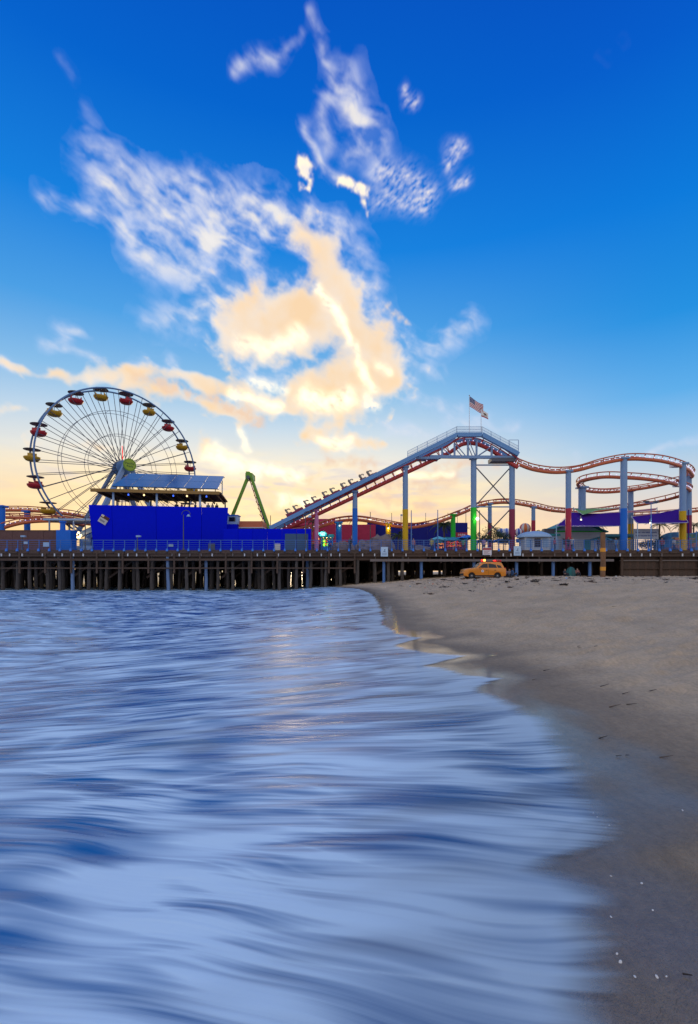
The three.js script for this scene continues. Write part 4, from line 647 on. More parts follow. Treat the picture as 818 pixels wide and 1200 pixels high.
// mural wall on the right
{
  const tex = canvasTex(512, 160, (c, w, h) => { const R = rng(77); c.fillStyle = '#2a6fae'; c.fillRect(0, 0, w, h); const dab = (n, cols, y0, y1, x0, lx, ly) => { for (let i = 0; i < n; i++) { c.globalAlpha = .55; c.fillStyle = cols[Math.floor(R() * cols.length)]; c.beginPath(); c.ellipse(x0 + R() * (w - x0), h * mix(y0, y1, R()), lx * (.5 + R()), ly * (.5 + R()), (R() - .5) * .5, 0, 7); c.fill(); } c.globalAlpha = 1; };
    dab(120, ['#2860a4', '#3a84b8', '#4a90b0', '#2a5590', '#6aa0b8'], 0, .6, 0, 34, 8); dab(110, ['#c85a34', '#d89450', '#b84430', '#d8a860', '#5a8460', '#c88468'], .48, .78, w * .3, 26, 6); dab(50, ['#4a7a58', '#7a8a58'], .3, .6, w * .4, 16, 10); dab(90, ['#5a4a68', '#8a5a58', '#4a5a80', '#3a3a50'], .8, 1, 0, 22, 6); });
  const s = new THREE.Shape(); s.moveTo(0, 0); s.lineTo(9.6, 0); s.lineTo(9.6, 4.4); s.quadraticCurveTo(8.6, 4.6, 7.4, 3.7); s.quadraticCurveTo(5.6, 2.9, 4, 3.3); s.quadraticCurveTo(2, 3.6, .8, 2.5); s.lineTo(0, 1.2); s.closePath();
  const g = new THREE.ExtrudeGeometry(s, { depth: .3, bevelEnabled: false }), uv = g.attributes.uv, p = g.attributes.position; for (let i = 0; i < uv.count; i++) uv.setXY(i, p.getX(i) / 9.6, p.getY(i) / 4.6);
  const a = onDeck(766, 70), o = thing('mural_panel', 'wavy topped mural wall painted blue, orange and red behind the yellow column', 'wall', V(a.x, DECK, a.z)); part('wall', g, new THREE.MeshStandardMaterial({ map: tex, roughness: .7 }), o); for (const x of [1, 4.8, 8.6]) part('buttress', box(.3, 2.2, .8, x, 1.1, -.4), M.paleBlue, o);
}
// shade sails
function sail(corners, m, sag, label, group) {
  const N = 16, [a, b, c, d] = corners.map((q) => pick(...q)), pos = [], idx = [];
  for (let j = 0; j <= N; j++) for (let i = 0; i <= N; i++) { const u = i / N, v = j / N, p = a.clone().lerp(b, u).lerp(d.clone().lerp(c, u), v), e = 4 * u * (1 - u), f = 4 * v * (1 - v); p.y -= sag * (e * .5 + f * .5) - sag * .5 * e * (v < .5 ? 0 : 0); p.z += (v < .5 ? -1 : 1) * .35 * e * Math.abs(2 * v - 1); pos.push(...p.toArray()); if (i && j) { const o = j * (N + 1) + i; idx.push(o - N - 2, o - N - 1, o, o - N - 2, o, o - 1); } }
  const g = new THREE.BufferGeometry(); g.setAttribute('position', new THREE.BufferAttribute(new Float32Array(pos), 3)); g.setIndex(idx); g.computeVertexNormals();
  const t = g.clone(), tp = t.attributes.position; for (let i = 0; i < tp.count; i++) tp.setY(i, tp.getY(i) + .012);
  const o = thing('shade_sail', label, 'shade sail', V(0, 0, 0), 0, group); part('fabric', g, m, o); part('cord', [rod(a, b, .03), rod(c, d, .03), rod(a, d, .03), rod(b, c, .03)], M.white, o);
  return o;
}
sail([[669, 600.5, 70], [734, 600, 70], [734, 616.5, 63], [652, 616.5, 63]], M.purple, .25, 'long purple shade sail strung in front of the white cottage');
sail([[740, 605.5, 68], [796, 596.5, 70], [807, 612.5, 63], [747, 613.5, 63]], M.purple, .25, 'purple shade sail tied to the yellow column beside the tall deck lamp');
sail([[672, 596, 72], [726, 595, 72], [700, 598, 70], [683, 603, 68]], M.sailGreen, .05, 'green triangular shade sail above the purple one');
sail([[700, 602, 78], [770, 595.5, 78], [768, 598, 75], [706, 603.5, 75]], M.sailRed, .05, 'thin dark red shade sail behind the blue column');
for (const [px, d, top, label] of [[652, 63, 615, 'short slim pale post holding the low corner of the long purple sail'], [669, 70, 600, 'slim post behind the cottage holding the high corner of the long purple sail'], [747, 63, 613, 'slim pale post holding the left corner of the right purple sail'], [807, 63, 597, 'slim purple post at the mural wall holding the right purple sail'], [672, 72, 595, 'slim post holding the green sail corner'], [726, 72, 594, 'slim post behind the blue column holding the green sail'], [796, 70, 596, 'slim rear post holding the right purple sail'], [740, 68, 605, 'slim rear post at the left edge of the right purple sail'], [734, 63, 599.5, 'slim front post beside the blue column holding the long purple sail'], [734, 70, 599.5, 'slim rear post beside the blue column holding the long purple sail'], [770, 78, 595, 'slim post holding the dark red sail']]) {
  const o = thing('sail_post', label, 'post', onDeck(px, d)), h = hAt(top, d); part('shaft', cyl(.07, .06, h, 0, h / 2, 0, 8), px === 807 ? M.purple : M.paleBlue, o); part('cap', cyl(.09, .09, .06, 0, h + .03, 0, 8), M.white, o);
}
// ---------------------------------------------------------------- palms and trees
const frondGeo = (() => {
  const pos = [], L = 1.9, y = (t) => .75 * t - 1.55 * t * t;
  for (let i = 0; i < 15; i++) for (const s of [-1, 1]) { const t = .1 + .9 * i / 14, x = L * t, h = y(t), l = .52 * Math.sin(Math.PI * (.15 + .8 * t)) + .1, w = .05; pos.push(x - w, h, 0, x + w, h, 0, x + l * .55, h - l * .5, s * l * .75); }
  for (let i = 0; i < 8; i++) { const t0 = i / 8, t1 = (i + 1) / 8, w = .035; pos.push(L * t0, y(t0), -w, L * t1, y(t1), -w, L * t1, y(t1), w, L * t0, y(t0), -w, L * t1, y(t1), w, L * t0, y(t0), w); }
  const g = new THREE.BufferGeometry(); g.setAttribute('position', new THREE.BufferAttribute(new Float32Array(pos), 3)); g.computeVertexNormals(); return g;
})();
function palm(px, d, h, size, label, n = 15) {
  const o = thing('palm_tree', label, 'palm tree', onDeck(px, d)), r = rng(px * 3);
  const c = new THREE.CatmullRomCurve3([V(0, 0, 0), V(.08, h * .5, 0), V(.02 + r() * .2, h, 0)]); part('trunk', new THREE.TubeGeometry(c, 10, .13 * size, 8), M.bark, o);
  for (let i = 0; i < n; i++) { const f = part('frond', frondGeo, M.frond, o, c.getPoint(1)); f.scale.setScalar(size * (.8 + r() * .35)); f.rotation.order = 'YXZ'; f.rotation.set((r() - .5) * .4, i * 2.4 + r() * .4, -.45 + 1.15 * (i / n)); }
}
palm(520, 76, 5.1, 1.15, 'shaggy palm leaning before the navy hall between two slim masts', 22); palm(466, 67, 2.6, .9, 'low palm right beside the yellow column', 16); palm(412, 74, 5.6, .5, 'thin palm behind the blue column', 10); palm(543, 92, 6, .6, 'distant palm seen past the low return track', 9); palm(365, 66, 4.6, .55, 'slender shaggy palm beside the pink column', 12);
palm(689, 80, 5.6, .8, 'left palm of the pair under the long purple sail', 14); palm(699, 80, 5.5, .85, 'right palm of the pair under the long purple sail', 14); palm(772, 74, 5.0, .95, 'arching palm between the tall deck lamp and the yellow column', 12); palm(797, 76, 5.0, .9, 'arching palm hidden partly by the yellow column', 12); palm(812, 78, 5.3, .9, 'palm at the mural wall right of the yellow column', 12); palm(632, 84, 4.6, .8, 'palm behind the pale dome kiosk', 12);
function leafy(px, d, h, w, seed, label) {
  const o = thing('leafy_tree', label, 'tree', onDeck(px, d)), r = rng(seed); part('trunk', [rod(V(0, 0, 0), V(.05, h * .5, 0), .09, 7, .06), rod(V(.05, h * .45, 0), V(-w * .4, h * .75, .2), .05), rod(V(.05, h * .45, 0), V(w * .4, h * .8, -.1), .05)], M.bark, o);
  const pos = [], clumps = [...Array(9)].map(() => V((r() - .5) * 1.5 * w, h * (.5 + .45 * r()), (r() - .5) * w));
  for (let i = 0; i < 900; i++) { const c = clumps[i % 9], a = r() * 6.3, b = Math.acos(2 * r() - 1), k = .5 * w * Math.cbrt(r()), p = V(c.x + k * Math.sin(b) * Math.cos(a), c.y + k * .8 * Math.cos(b), c.z + k * Math.sin(b) * Math.sin(a)), u = V(r() - .5, r() - .5, r() - .5).normalize().multiplyScalar(.13), v = V(r() - .5, r() - .5, r() - .5).normalize().multiplyScalar(.08); pos.push(p.x - u.x, p.y - u.y, p.z - u.z, p.x + v.x, p.y + v.y, p.z + v.z, p.x + u.x, p.y + u.y, p.z + u.z); }
  const g = new THREE.BufferGeometry(); g.setAttribute('position', new THREE.BufferAttribute(new Float32Array(pos), 3)); g.computeVertexNormals(); part('crown', g, M.leaf, o);
}
leafy(565, 64, 2.9, 1.2, 3, 'dark bushy tree right of the green column'); leafy(577, 65, 3.4, 1.4, 4, 'taller bushy tree midway between the green and maroon columns'); leafy(590, 63.5, 2.8, 1.2, 5, 'round dark bushy tree left of the maroon column'); leafy(766, 67, 2.8, 1.3, 6, 'dark bush at the foot of the tall deck lamp'); leafy(760, 65, 1.6, 1.1, 8, 'low dark shrub below the pale notice board');
// ---------------------------------------------------------------- masts, lamps, signs on the deck
function lampPost(px, d, top, label, opt = {}) {
  const o = thing('lamp_post', label, 'lamp', onDeck(px, d)), h = hAt(top, d);
  part('shaft', [cyl(.09, .05, h, 0, h / 2, 0, 8), cyl(.18, .12, .4, 0, .2, 0, 8)], opt.m ?? M.steelDark, o);
  if (opt.globe) { part('globe', new THREE.SphereGeometry(.24, 12, 10), M.glowWhite, o, V(opt.dx ?? 0, h * (opt.at ?? 1) + .1, opt.dx ? 0 : 0)); lamp(V(o.position.x + (opt.dx ?? 0), DECK + h * (opt.at ?? 1) + .1, o.position.z), 0xfff0b0, 2); }
  if (opt.arm) { part('arm', new THREE.TorusGeometry(.55, .045, 6, 14, Math.PI).translate(.55 * opt.arm, h, 0), opt.m ?? M.steelDark, o); part('shade', cyl(.26, .1, .3, 1.1 * opt.arm, h - .12, 0, 10), M.paleBlue, o); }
  if (opt.twin) { part('cross_arm', box(1.5, .12, .12, 0, h, 0), opt.m ?? M.steelDark, o); for (const x of [-.65, .65]) part('floodlight', box(.6, .22, .4, x, h + .18, 0), M.steelDark, o); }
  if (opt.cam) { part('housing', box(.55, .22, .3, .15, h + .06, 0), M.paleBlue, o); }
}
lampPost(215, 59.4, 603, 'tall dark lamp post with drooping shade in front of the hull building', { arm: .6 });
lampPost(161, 59.2, 629, 'short dark post with small pale head before the hull building', { cam: 1 }); lampPost(26, 59.2, 629, 'short dark post with round head before the brown panel building', { cam: 1 }); lampPost(100, 59.6, 604, 'dark pole with side bracket left of the hull building', {});
lampPost(358, 59.5, 604, 'dark hooked lamp post at the end of the ultramarine panel fence', { arm: .5 }); lampPost(434, 70, 600, 'lamp post with lit white globe above the crimson hall', { globe: 1, at: .82 }); lampPost(562, 63, 598, 'lamp post with lit globe against the green column', { globe: 1, at: .78, dx: -.3 }); lampPost(470, 74, 604, 'thin dark pole behind the yellow column', { cam: 1 }); lampPost(317, 75, 604, 'thin pole beside the foot of the swing ride', {});
lampPost(482, 60.5, 598, 'slim blue grey mast right of the yellow column', { m: M.steelPaint }); lampPost(513, 60.5, 597.5, 'slim blue mast in front of the shaggy palm', { m: M.steelPaint }); lampPost(763, 60.5, 589.5, 'tall blue deck lamp with twin floodlights between the purple sails', { m: M.steelPaint, twin: 1 }); lampPost(546, 92, 596, 'far pole with floodlight box above the navy hall', { cam: 1 }); lampPost(418, 86, 601, 'thin far pole behind the lift columns', {}); lampPost(816, 60.2, 622, 'short blue post at the mural end of the railing', { m: M.steelPaint }); lampPost(459, 90, 601, 'thin far pole above the navy hall corner', {});
for (const [px, py, d, c, label] of [[681, 609, 62, 0xfff0c0, 'lit spotlight hanging below the long purple sail'], [762, 613, 60.2, 0xfff0c0, 'lit lamp fixed low on the tall deck lamp shaft'], [455, 619, 69, 0xffe060, 'lit yellow lamp on the short yellow column'], [398, 616, 67.9, 0xffe060, 'lit yellow lamp on the short blue column']]) { const p = pick(px, py, d), o = thing('spot_lamp', label, 'lamp', p); part('bulb', new THREE.SphereGeometry(.11, 10, 8), M.glowWhite, o); part('bracket', box(.1, .5, .1, 0, .3, -.1), M.steelDark, o); lamp(p.clone(), c, 2); }
// notices on the pier edge
function edgeSign(px, y, w, h, draw, label, group) { const p = pick(px, y, 57.6), o = thing('pier_sign', label, 'sign', V(p.x, p.y, -57.66), 0, group), b = part('board', box(w, h, .05), M.paleBlue, o); part('print', new THREE.PlaneGeometry(w - .06, h - .06).translate(0, 0, .029), new THREE.MeshStandardMaterial({ map: canvasTex(128, 176, draw), roughness: .5 }), o); part('bracket', box(.1, .3, .2, 0, 0, -.12), M.steelDark, o); }
const panel = (bg, ink, head) => (c, w, h) => { c.fillStyle = bg; c.fillRect(0, 0, w, h); if (head) { c.fillStyle = head; c.fillRect(0, 8, w, 46); } c.fillStyle = ink; if (head) { for (let i = 0; i < 5; i++) c.fillRect(14, 74 + i * 20, 100 - (i % 3) * 18, 8); } else { c.beginPath(); c.arc(72, 52, 10, 0, 7); c.fill(); c.lineWidth = 7; c.strokeStyle = ink; c.beginPath(); c.moveTo(72, 60); c.lineTo(60, 88); c.lineTo(92, 88); c.moveTo(40, 84); c.lineTo(66, 76); c.stroke(); for (let i = 0; i < 3; i++) c.fillRect(20, 112 + i * 18, 88, 6); } };
edgeSign(450.5, 646.5, .92, 1.22, panel('#bfdcf4', '#2a4a80'), 'pale blue notice with dark figure on the pier edge below the rock mounds'); edgeSign(606.5, 645.5, .92, 1.22, panel('#bfdcf4', '#2a4a80'), 'pale blue notice with dark figure on the pier edge below the maroon column'); edgeSign(571, 646, 1.15, .95, panel('#e6e2e4', '#8a5a66', '#a8222e'), 'white notice with red heading hanging over the orange car');
for (const [px, py, w, h, label] of [[30, 636, .5, .3, 'tiny pale blue plate on the railing by the short round-headed post'], [54, 638, .75, .55, 'pale blue plate on the railing by the brown building']]) { const p = pick(px, py, 57.8), o = thing('rail_plate', label, 'sign', V(p.x, p.y, -57.82)); part('plate', box(w, h, .03), M.paleBlue, o); part('clip', box(.06, h, .1, 0, 0, -.05), M.steelDark, o); }
// ---------------------------------------------------------------- people
const bodyCache = new Map();
function bodyGeo(pose, shirt, legs, skin, hair) {
  const key = [pose, shirt, legs, skin, hair].join(); if (bodyCache.has(key)) return bodyCache.get(key);
  const J = pose === 'sit' ? { hip: [0, .2, 0], chest: [0, .58, -.05], neck: [0, .72, -.05], head: [0, .86, -.01], kneeL: [-.13, .46, .36], kneeR: [.14, .42, .36], footL: [-.13, .05, .5], footR: [.14, .05, .52], elbowL: [-.27, .42, .08], elbowR: [.27, .42, .08], handL: [-.12, .42, .34], handR: [.12, .4, .34] }
    : { hip: [0, .93, 0], chest: [0, 1.33, 0], neck: [0, 1.5, 0], head: [0, 1.64, .02], kneeL: [-.1, .5, .02], kneeR: [.1, .5, .04], footL: [-.11, .06, .0], footR: [.11, .06, .03], elbowL: [-.27, 1.12, -.02], elbowR: [.27, 1.12, -.02], handL: [-.22, .98, .2], handR: [.24, .88, .1] };
  const v = (k) => V(...J[k]), sh = (s) => v('chest').add(V(s * .19, .1, 0)), bones = [];
  const add = (a, b, r0, r1, m) => bones.push({ a, d: b.clone().sub(a), r0, r1, m });
  add(v('hip'), v('chest'), .145, .165, 1); add(sh(-1), sh(1), .085, .085, 1); add(v('chest'), v('neck'), .1, .055, 1); add(v('neck'), v('head'), .055, .06, 0); add(v('head').add(V(0, -.03, .01)), v('head').add(V(0, .06, -.01)), .085, .098, 2);
  add(v('head').add(V(0, -.02, .08)), v('head').add(V(0, -.05, .1)), .018, .02, 0);
  for (const [s, n] of [[-1, 'L'], [1, 'R']]) { const hp = v('hip').add(V(s * .09, -.04, 0)); add(hp, v('knee' + n), .1, .062, 3); add(v('knee' + n), v('foot' + n), .06, .042, 3); add(v('foot' + n), v('foot' + n).add(V(0, -.02, .16)), .045, .038, 4); add(sh(s), v('elbow' + n), .06, .045, 1); add(v('elbow' + n), v('hand' + n), .042, .034, 0); add(v('hand' + n), v('hand' + n).add(V(0, -.05, .05)), .04, .022, 0); }
  const res = 56, mc = new MarchingCubes(res, new THREE.MeshBasicMaterial(), false, false, 60000), S = 1.0, cy = pose === 'sit' ? .5 : .88, near = (p) => { let s = 1e9, m = 0, dmin = 1e9; for (const b of bones) { const q = p.clone().sub(b.a), t = clamp(q.dot(b.d) / b.d.lengthSq()), dd = q.addScaledVector(b.d, -t).length() - mix(b.r0, b.r1, t); if (dd < dmin) { dmin = dd; m = b.m; } const h = clamp(.5 + .5 * (s - dd) / .03); s = mix(s, dd, h) - .03 * h * (1 - h); } return [s, m]; };
  mc.isolation = 0; const half = res / 2;
  for (let k = 0; k < res; k++) for (let j = 0; j < res; j++) for (let i = 0; i < res; i++) mc.field[k * res * res + j * res + i] = -near(V((i - half) / half * S, (j - half) / half * S + cy, (k - half) / half * S))[0];
  mc.update();
  const cnt = mc.count ?? mc.geometry.drawRange.count, pos = new Float32Array(cnt * 3), col = new Float32Array(cnt * 3), P = mc.positionArray, cs = [skin, shirt, hair, legs, [.03, .03, .035]];
  for (let i = 0; i < cnt; i++) { const p = V(P[i * 3] * S, P[i * 3 + 1] * S + cy, P[i * 3 + 2] * S); pos.set([p.x, p.y, p.z], i * 3); let m = near(p)[1]; if (m === 2 && p.z > J.head[2] + .045 && p.y < J.head[1] + .07) m = 0; col.set(cs[m], i * 3); }
  const g = new THREE.BufferGeometry(); g.setAttribute('position', new THREE.BufferAttribute(pos, 3)); g.setAttribute('normal', new THREE.BufferAttribute(new Float32Array(mc.normalArray.slice(0, cnt * 3)), 3)); g.setAttribute('color', new THREE.BufferAttribute(col, 3)); g.computeVertexNormals();
  bodyCache.set(key, g); return g;
}
const skinMat = new THREE.MeshStandardMaterial({ vertexColors: true, roughness: .8 });
function person(p, turn, pose, shirt, legs, skin, hair, label, group) { const o = new THREE.Mesh(bodyGeo(pose, shirt, legs, skin, hair), skinMat); o.name = numbered('person'); o.position.copy(p); o.rotation.y = turn; o.castShadow = o.receiveShadow = true; scene.add(o); return tag(o, label, 'person', group); }
const SK = [.42, .24, .16], SK2 = [.2, .11, .07], HR = [.03, .02, .015], HB = [.16, .09, .04], JEAN = [.03, .05, .12], DARK = [.03, .03, .04];
person(onDeck(666, 59.2), .3, 'stand', DARK, DARK, SK, HR, 'person in dark clothes standing at the railing before the white cottage'); person(onDeck(670.5, 59.3), -.5, 'stand', [.5, .48, .48], DARK, SK, HB, 'person in pale top and dark trousers standing at the railing before the white cottage');
[[207, .6, DARK], [213, -1, [.4, .1, .1]], [229, 1.4, JEAN], [235, 2.2, DARK], [244, .2, [.1, .2, .4]], [249, -.6, [.35, .3, .3]], [254, 2.8, DARK]].forEach(([px, t, s]) => { const d = 61 + (px - 110) / 155 * 2.5 + 1.2, p = pick(px, 640, d); p.y = DECK + 5.2; person(p, t, 'stand', s, JEAN, SK, HR, 'person standing on the roof terrace of the hull building', 'people on the roof terrace'); });
const sandBase = (px, d, dy = 0) => { const x = (px - 409) / FOCAL * d; return V(x, sandY(x, -d) + dy, -d); };
person(sandBase(592.5, 48.4, -.03), .6, 'sit', [.25, .1, .3], JEAN, SK, HB, 'person in purple top sitting on the sand behind the orange car'); person(sandBase(597, 48.2, -.03), -.5, 'sit', [.3, .28, .3], DARK, SK, HR, 'person in grey top sitting between two others behind the orange car'); person(sandBase(601, 47.8, -.03), 1.2, 'sit', [.03, .09, .22], DARK, SK2, HR, 'person in dark blue jacket sitting hunched behind the orange car'); person(sandBase(662, 55.5, -.03), .5, 'sit', DARK, DARK, SK, HR, 'person in black sitting beside the teal beach tent'); person(sandBase(676.5, 56.2, -.03), 0, 'sit', [.3, .12, .1], DARK, SK, HR, 'person in rust top sitting close to the teal beach tent'); person(onDeck(484.5, 61.5), .3, 'stand', [.55, .2, .15], JEAN, SK, HB, 'person in coral shirt walking beside the slim mast'); person(onDeck(567, 61), -.4, 'stand', [.4, .25, .4], DARK, SK, HR, 'person in mauve shirt under the bushy trees'); person(onDeck(701, 60.5), .9, 'stand', DARK, JEAN, SK2, HR, 'person in dark jacket beside the cyan umbrella'); person(onDeck(776, 60.6), -.9, 'stand', [.3, .06, .06], DARK, SK, HR, 'person in dark red top in front of the mural wall'); person(onDeck(386, 61.5), .2, 'stand', [.02, .1, .5], JEAN, SK, HR, 'person in blue shirt in front of the small game booth');
person(onDeck(506, 61.2), -.6, 'stand', [.5, .45, .1], JEAN, SK, HB, 'person in mustard shirt at the railing by the cyan umbrella'); person(onDeck(543, 61.4), 2.6, 'stand', [.1, .3, .15], DARK, SK2, HR, 'person in green shirt facing the orange prize booth'); person(onDeck(650, 60.4), 1.2, 'stand', [.45, .1, .12], JEAN, SK, HR, 'person in red shirt beside the low sail post'); person(onDeck(722, 60.6), -1.3, 'stand', [.2, .35, .5], DARK, SK, HB, 'person in light blue shirt by the foot of the tall blue column'); person(onDeck(790, 60.4), .4, 'stand', [.5, .5, .5], JEAN, SK2, HR, 'person in pale grey shirt beside the yellow column'); person(onDeck(410, 61), -2.6, 'stand', DARK, JEAN, SK, HB, 'person in black shirt between the low rock mounds');
// ---------------------------------------------------------------- beach things
{
  const p = sandBase(669, 56.5, 0), o = thing('beach_tent', 'small domed teal beach tent pitched on sand under the pier', 'tent', p, .2), g = new THREE.SphereGeometry(1, 18, 8, 0, Math.PI * 2, 0, Math.PI / 2).scale(.68, 1.3, .6);
  part('shell', g, dbl(matte(.02, .15, .14, .8)), o); part('door_flap', new THREE.SphereGeometry(1.012, 10, 8, Math.PI * .36, Math.PI * .28, .35, Math.PI / 2 - .35).scale(.68, 1.3, .6), dbl(matte(.03, .10, .10, .8)), o); for (const a of [.6, -.6]) part('pole', new THREE.TorusGeometry(1.02, .02, 5, 20, Math.PI).scale(.68, 1.3, .7).rotateY(a * .6), M.black, o);
}
{
  const p = sandBase(706.5, 50.5, -.4), h = EYE + (670 - 624) / FOCAL * 50.5 - p.y, o = thing('wooden_post', 'thick brown timber post with two orange bands standing in sand before the pier', 'post', p), g = new THREE.CylinderGeometry(.25, .27, h, 18, 12).translate(0, h / 2, 0), q = g.attributes.position; for (let i = 0; i < q.count; i++) { const y = q.getY(i); q.setX(i, q.getX(i) * (1 + .05 * n2(y, 3)) + .03 * n2(y * .5, 8)); } g.computeVertexNormals();
  part('shaft', g, worn(50, .24, .13, .07, .85, .35), o); for (const py of [644.5, 666.5]) part('band', cyl(.285, .285, .42, 0, EYE + (670 - py) / FOCAL * 50.5 - p.y, 0, 18), matte(.85, .36, .03, .5), o);
}
// lifeguard car, facing left
{
  const p = sandBase(565.5, 48.2, 0), o = thing('rescue_car', 'orange beach rescue SUV with lit amber beacon and red floats on its roof', 'car', V(p.x, p.y - .03, p.z), 0), W = 1.76;
  const ext = (pts, w, bev = .05) => { const s = new THREE.Shape(pts.map(([x, y]) => new THREE.Vector2(x, y))); return new THREE.ExtrudeGeometry(s, { depth: w - 2 * bev, bevelEnabled: true, bevelSize: bev * .8, bevelThickness: bev, bevelSegments: 3, curveSegments: 10 }).translate(0, 0, -w / 2 + bev); };
  const arch = (cx, r0, r = r0 + .03) => [...Array(11)].map((_, i) => { const a = Math.PI - i * Math.PI / 10; return [cx + r * Math.cos(a), .36 + r * Math.sin(a)]; });
  const hull = [[-2.12, .42], [-1.74, .30], ...arch(-1.36, .40), [.86, .30], ...arch(1.32, .40), [1.78, .34], [2.12, .40], [2.16, .72], [2.12, 1.06], [1.98, 1.12], [-.62, 1.12], [-.95, 1.12], [-1.72, 1.04], [-2.06, .93], [-2.18, .66]];
  part('body', toCreasedNormals(ext(hull, W, .09), .6), M.carOrange, o);
  const cab = ext([[-1.0, 1.05], [-.30, 1.66], [-.05, 1.74], [1.55, 1.74], [1.76, 1.66], [2.06, 1.05]], W - .06, .07), q = cab.attributes.position; for (let i = 0; i < q.count; i++) { const k = clamp((q.getY(i) - 1) / .63); q.setZ(i, q.getZ(i) * (1 - .16 * k)); } cab.computeVertexNormals(); part('cabin', toCreasedNormals(cab, .6), M.carOrange, o);
  const glass = (pts, name) => { for (const s of [1, -1]) { const g = new THREE.ShapeGeometry(new THREE.Shape(pts.map(([x, y]) => new THREE.Vector2(x, y)))), a = g.attributes.position; for (let i = 0; i < a.count; i++) { const k = clamp((a.getY(i) - 1) / .63); a.setZ(i, s * ((W - .06) / 2 * (1 - .16 * k) + .012)); } g.computeVertexNormals(); const m = M.glassDark.clone(); m.side = THREE.DoubleSide; part(name, g, m, o); } };
  glass([[-.66, 1.17], [-.16, 1.60], [.32, 1.63], [.32, 1.17]], 'front_window'); glass([[.38, 1.17], [.38, 1.63], [1.1, 1.63], [1.28, 1.17]], 'rear_window'); glass([[1.37, 1.17], [1.2, 1.62], [1.56, 1.62], [1.78, 1.17]], 'quarter_window');
  { const g = new THREE.PlaneGeometry(1.32, .86).rotateY(-Math.PI / 2), w = part('windscreen', g, M.glassDark, o, V(-.70, 1.39, 0)); w.rotation.z = -.86; }
  for (const s of [1, -1]) for (const x of [-1.36, 1.32]) { const w = part('wheel', new THREE.TorusGeometry(.265, .115, 12, 28), M.tyre, o, V(x, .36, s * (W / 2 - .14))); part('rim', cyl(.2, .2, .12, 0, 0, 0, 20).rotateX(Math.PI / 2), M.alloy, w); part('hub_cap', cyl(.07, .06, .16, 0, 0, 0, 10).rotateX(Math.PI / 2), M.chrome, w); }
  for (const s of [1, -1]) { part('headlight', new THREE.SphereGeometry(.15, 12, 8).scale(.6, .8, .9), M.chrome, o, V(-2.06, .82, s * .66)); part('tail_light', box(.1, .42, .1, 2.12, 1.0, s * .8), M.redPlastic, o); part('mirror', box(.12, .16, .2, -.5, 1.14, s * .98), M.carOrange, o); part('door_handle', box(.18, .04, .03, .16, .94, s * (W / 2 + .012)), M.plastic, o); part('door_handle', box(.18, .04, .03, 1.06, .94, s * (W / 2 + .012)), M.plastic, o); part('sill', box(2.1, .14, .05, -.02, .36, s * (W / 2 - .01)), M.plastic, o); part('door_seam', box(.014, .72, .01, .35, .72, s * (W / 2 + .002)), M.black, o); part('door_badge', new THREE.CircleGeometry(.14, 16).rotateY(s < 0 ? Math.PI : 0).translate(-.25, .86, s * (W / 2 + .006)), new THREE.MeshStandardMaterial({ map: canvasTex(64, 64, (c) => { c.fillStyle = '#e8ecf4'; c.fillRect(0, 0, 64, 64); c.fillStyle = '#2a4a9a'; c.fillRect(12, 28, 40, 8); c.fillRect(28, 12, 8, 40); }), roughness: .4 }), o); part('roof_rail', rod(V(-.1, 1.80, s * .62), V(1.5, 1.80, s * .62), .025), M.plastic, o); }
  part('bumper', box(.12, .22, 1.5, -2.18, .5, 0), M.plastic, o); part('bumper', box(.12, .24, 1.5, 2.16, .5, 0), M.plastic, o); part('grille', box(.06, .2, .9, -2.16, .76, 0), M.chrome, o);
  part('light_bar', box(.34, .12, 1.1, .05, 1.83, 0), M.plastic, o); part('beacon_lamp', new THREE.SphereGeometry(.12, 12, 8), M.glowAmber, o, V(.1, 1.97, .34)); part('red_beacon', cyl(.11, .09, .22, -.16, 1.97, .3, 10), M.glowRed, o); lamp(V(p.x + .1, p.y + 1.97, p.z + .34), 0xff9020, 6);
  for (const x of [1.3, 1.7]) part('rescue_float', new THREE.CapsuleGeometry(.12, .9, 4, 10).rotateX(Math.PI / 2).translate(x, 1.92, .1), M.redPlastic, o);
}
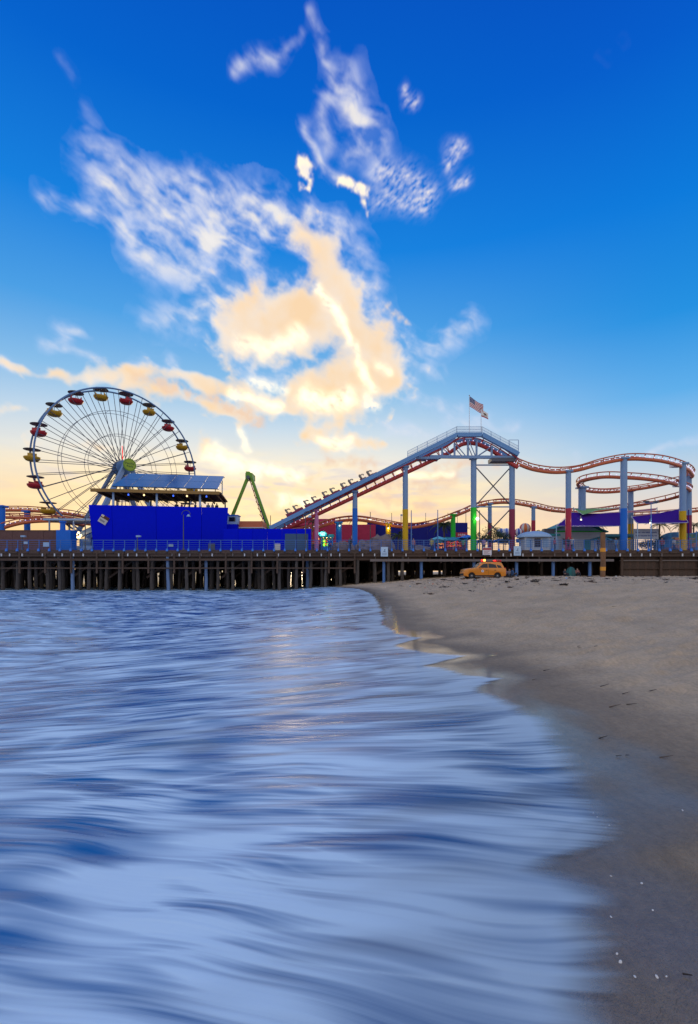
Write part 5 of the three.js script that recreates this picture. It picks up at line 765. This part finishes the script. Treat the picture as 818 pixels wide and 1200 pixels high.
// bits on the sand
{
  const R = rng(91), flake = new THREE.IcosahedronGeometry(1, 1).scale(1, .35, .7), shellM = matte(.72, .68, .62, .5), weedM = matte(.035, .025, .018, .9), stickM = matte(.12, .08, .055, .9);
  const spots = [[695, 953], [700, 958], [714, 968], [710, 970], [690, 958], [716, 1028], [723, 1120], [727, 1130], [744, 1145], [800, 950], [752, 1036], [770, 1147], [716, 1075], [765, 1068], [781, 1146]];
  const drop = (px, py) => { let d = 1; for (; d < 70; d += .01) { const x = (px - 409) / FOCAL * d; if (EYE - (py - 670) / FOCAL * d <= sandY(x, -d)) break; } const x = (px - 409) / FOCAL * d; return V(x, sandY(x, -d), -d); };
  for (const [px, py] of spots) { const o = new THREE.Mesh(flake, shellM); o.name = numbered('shell'); const s = .0035 + R() * .0055; o.scale.setScalar(s); o.position.copy(drop(px, py)).add(V(0, s * .2, 0)); o.rotation.set(R() * .5, R() * 6, R() * .5); scene.add(o); tag(o, 'tiny white shell fragment lying on the wet sand', 'shell', 'shell fragments on the wet sand'); }
  for (const [px, py, l, dark] of [[803, 1143, .05, 1], [706, 865, .16, 1], [724, 887, .07, 1], [735, 886, .05, 1], [640, 786, .2, 1], [626, 797, .12, 0], [698, 758, .1, 1], [780, 888, .2, 0], [708, 804, .22, 1], [733, 813, .16, 1], [720, 828, .3, 0], [740, 826, .2, 1], [764, 810, .2, 1], [678, 758, .1, 1], [625, 708, .25, 1], [720, 711, .3, 0], [679, 760, .12, 1]]) { const q = drop(px, py), o = new THREE.Mesh(rod(V(-l / 4, 0, 0), V(l / 4, .008, .02), .003 + l * .012, 5, .002), dark ? weedM : stickM); o.name = numbered('driftwood'); o.position.copy(q).add(V(0, .008, 0)); o.rotation.set(0, R() * .7 - .35, R() * .3); scene.add(o); tag(o, 'small dark stick of driftwood lying on the bare sand', 'driftwood', 'driftwood sticks on the sand'); }
  const clumpGeo = mergeGeometries([...Array(9)].map(() => rod(V((R() - .5) * .5, .02, (R() - .5) * .3), V((R() - .5) * .5, .05 + R() * .05, (R() - .5) * .3), .02, 5).toNonIndexed()));
  for (let i = 0; i < 120; i++) { const x = 4 + R() * 36, z = -26 - R() * 29, o = new THREE.Mesh(clumpGeo, i % 3 ? weedM : stickM); o.name = numbered('seaweed_clump'); o.position.set(x, sandY(x, z) - .01, z); o.rotation.y = R() * 6; o.scale.set(.6 + R() * 1.5, .6 + R() * .8, .6 + R() * 1.2); scene.add(o); tag(o, 'tangled dark seaweed clump on the dry sand before the pier', 'seaweed', 'seaweed clumps on the dry sand'); }
  for (let i = 0; i < 26; i++) { const x = 3 + R() * 36, z = -30 - R() * 25, o = new THREE.Mesh(flake, [shellM, M.paleBlue, M.cream, M.orange, M.teal][i % 5]); o.name = numbered('litter_scrap'); o.position.set(x, sandY(x, z) + .03, z); o.rotation.set(R(), R() * 6, R()); o.scale.setScalar(.05 + R() * .06); scene.add(o); tag(o, 'small bright scrap of litter on the dry sand before the pier', 'litter', 'litter scraps on the dry sand'); }
}
scene.traverse((o) => { if (o.isMesh) { o.castShadow = true; o.receiveShadow = true; } });
renderer.render(scene, camera);
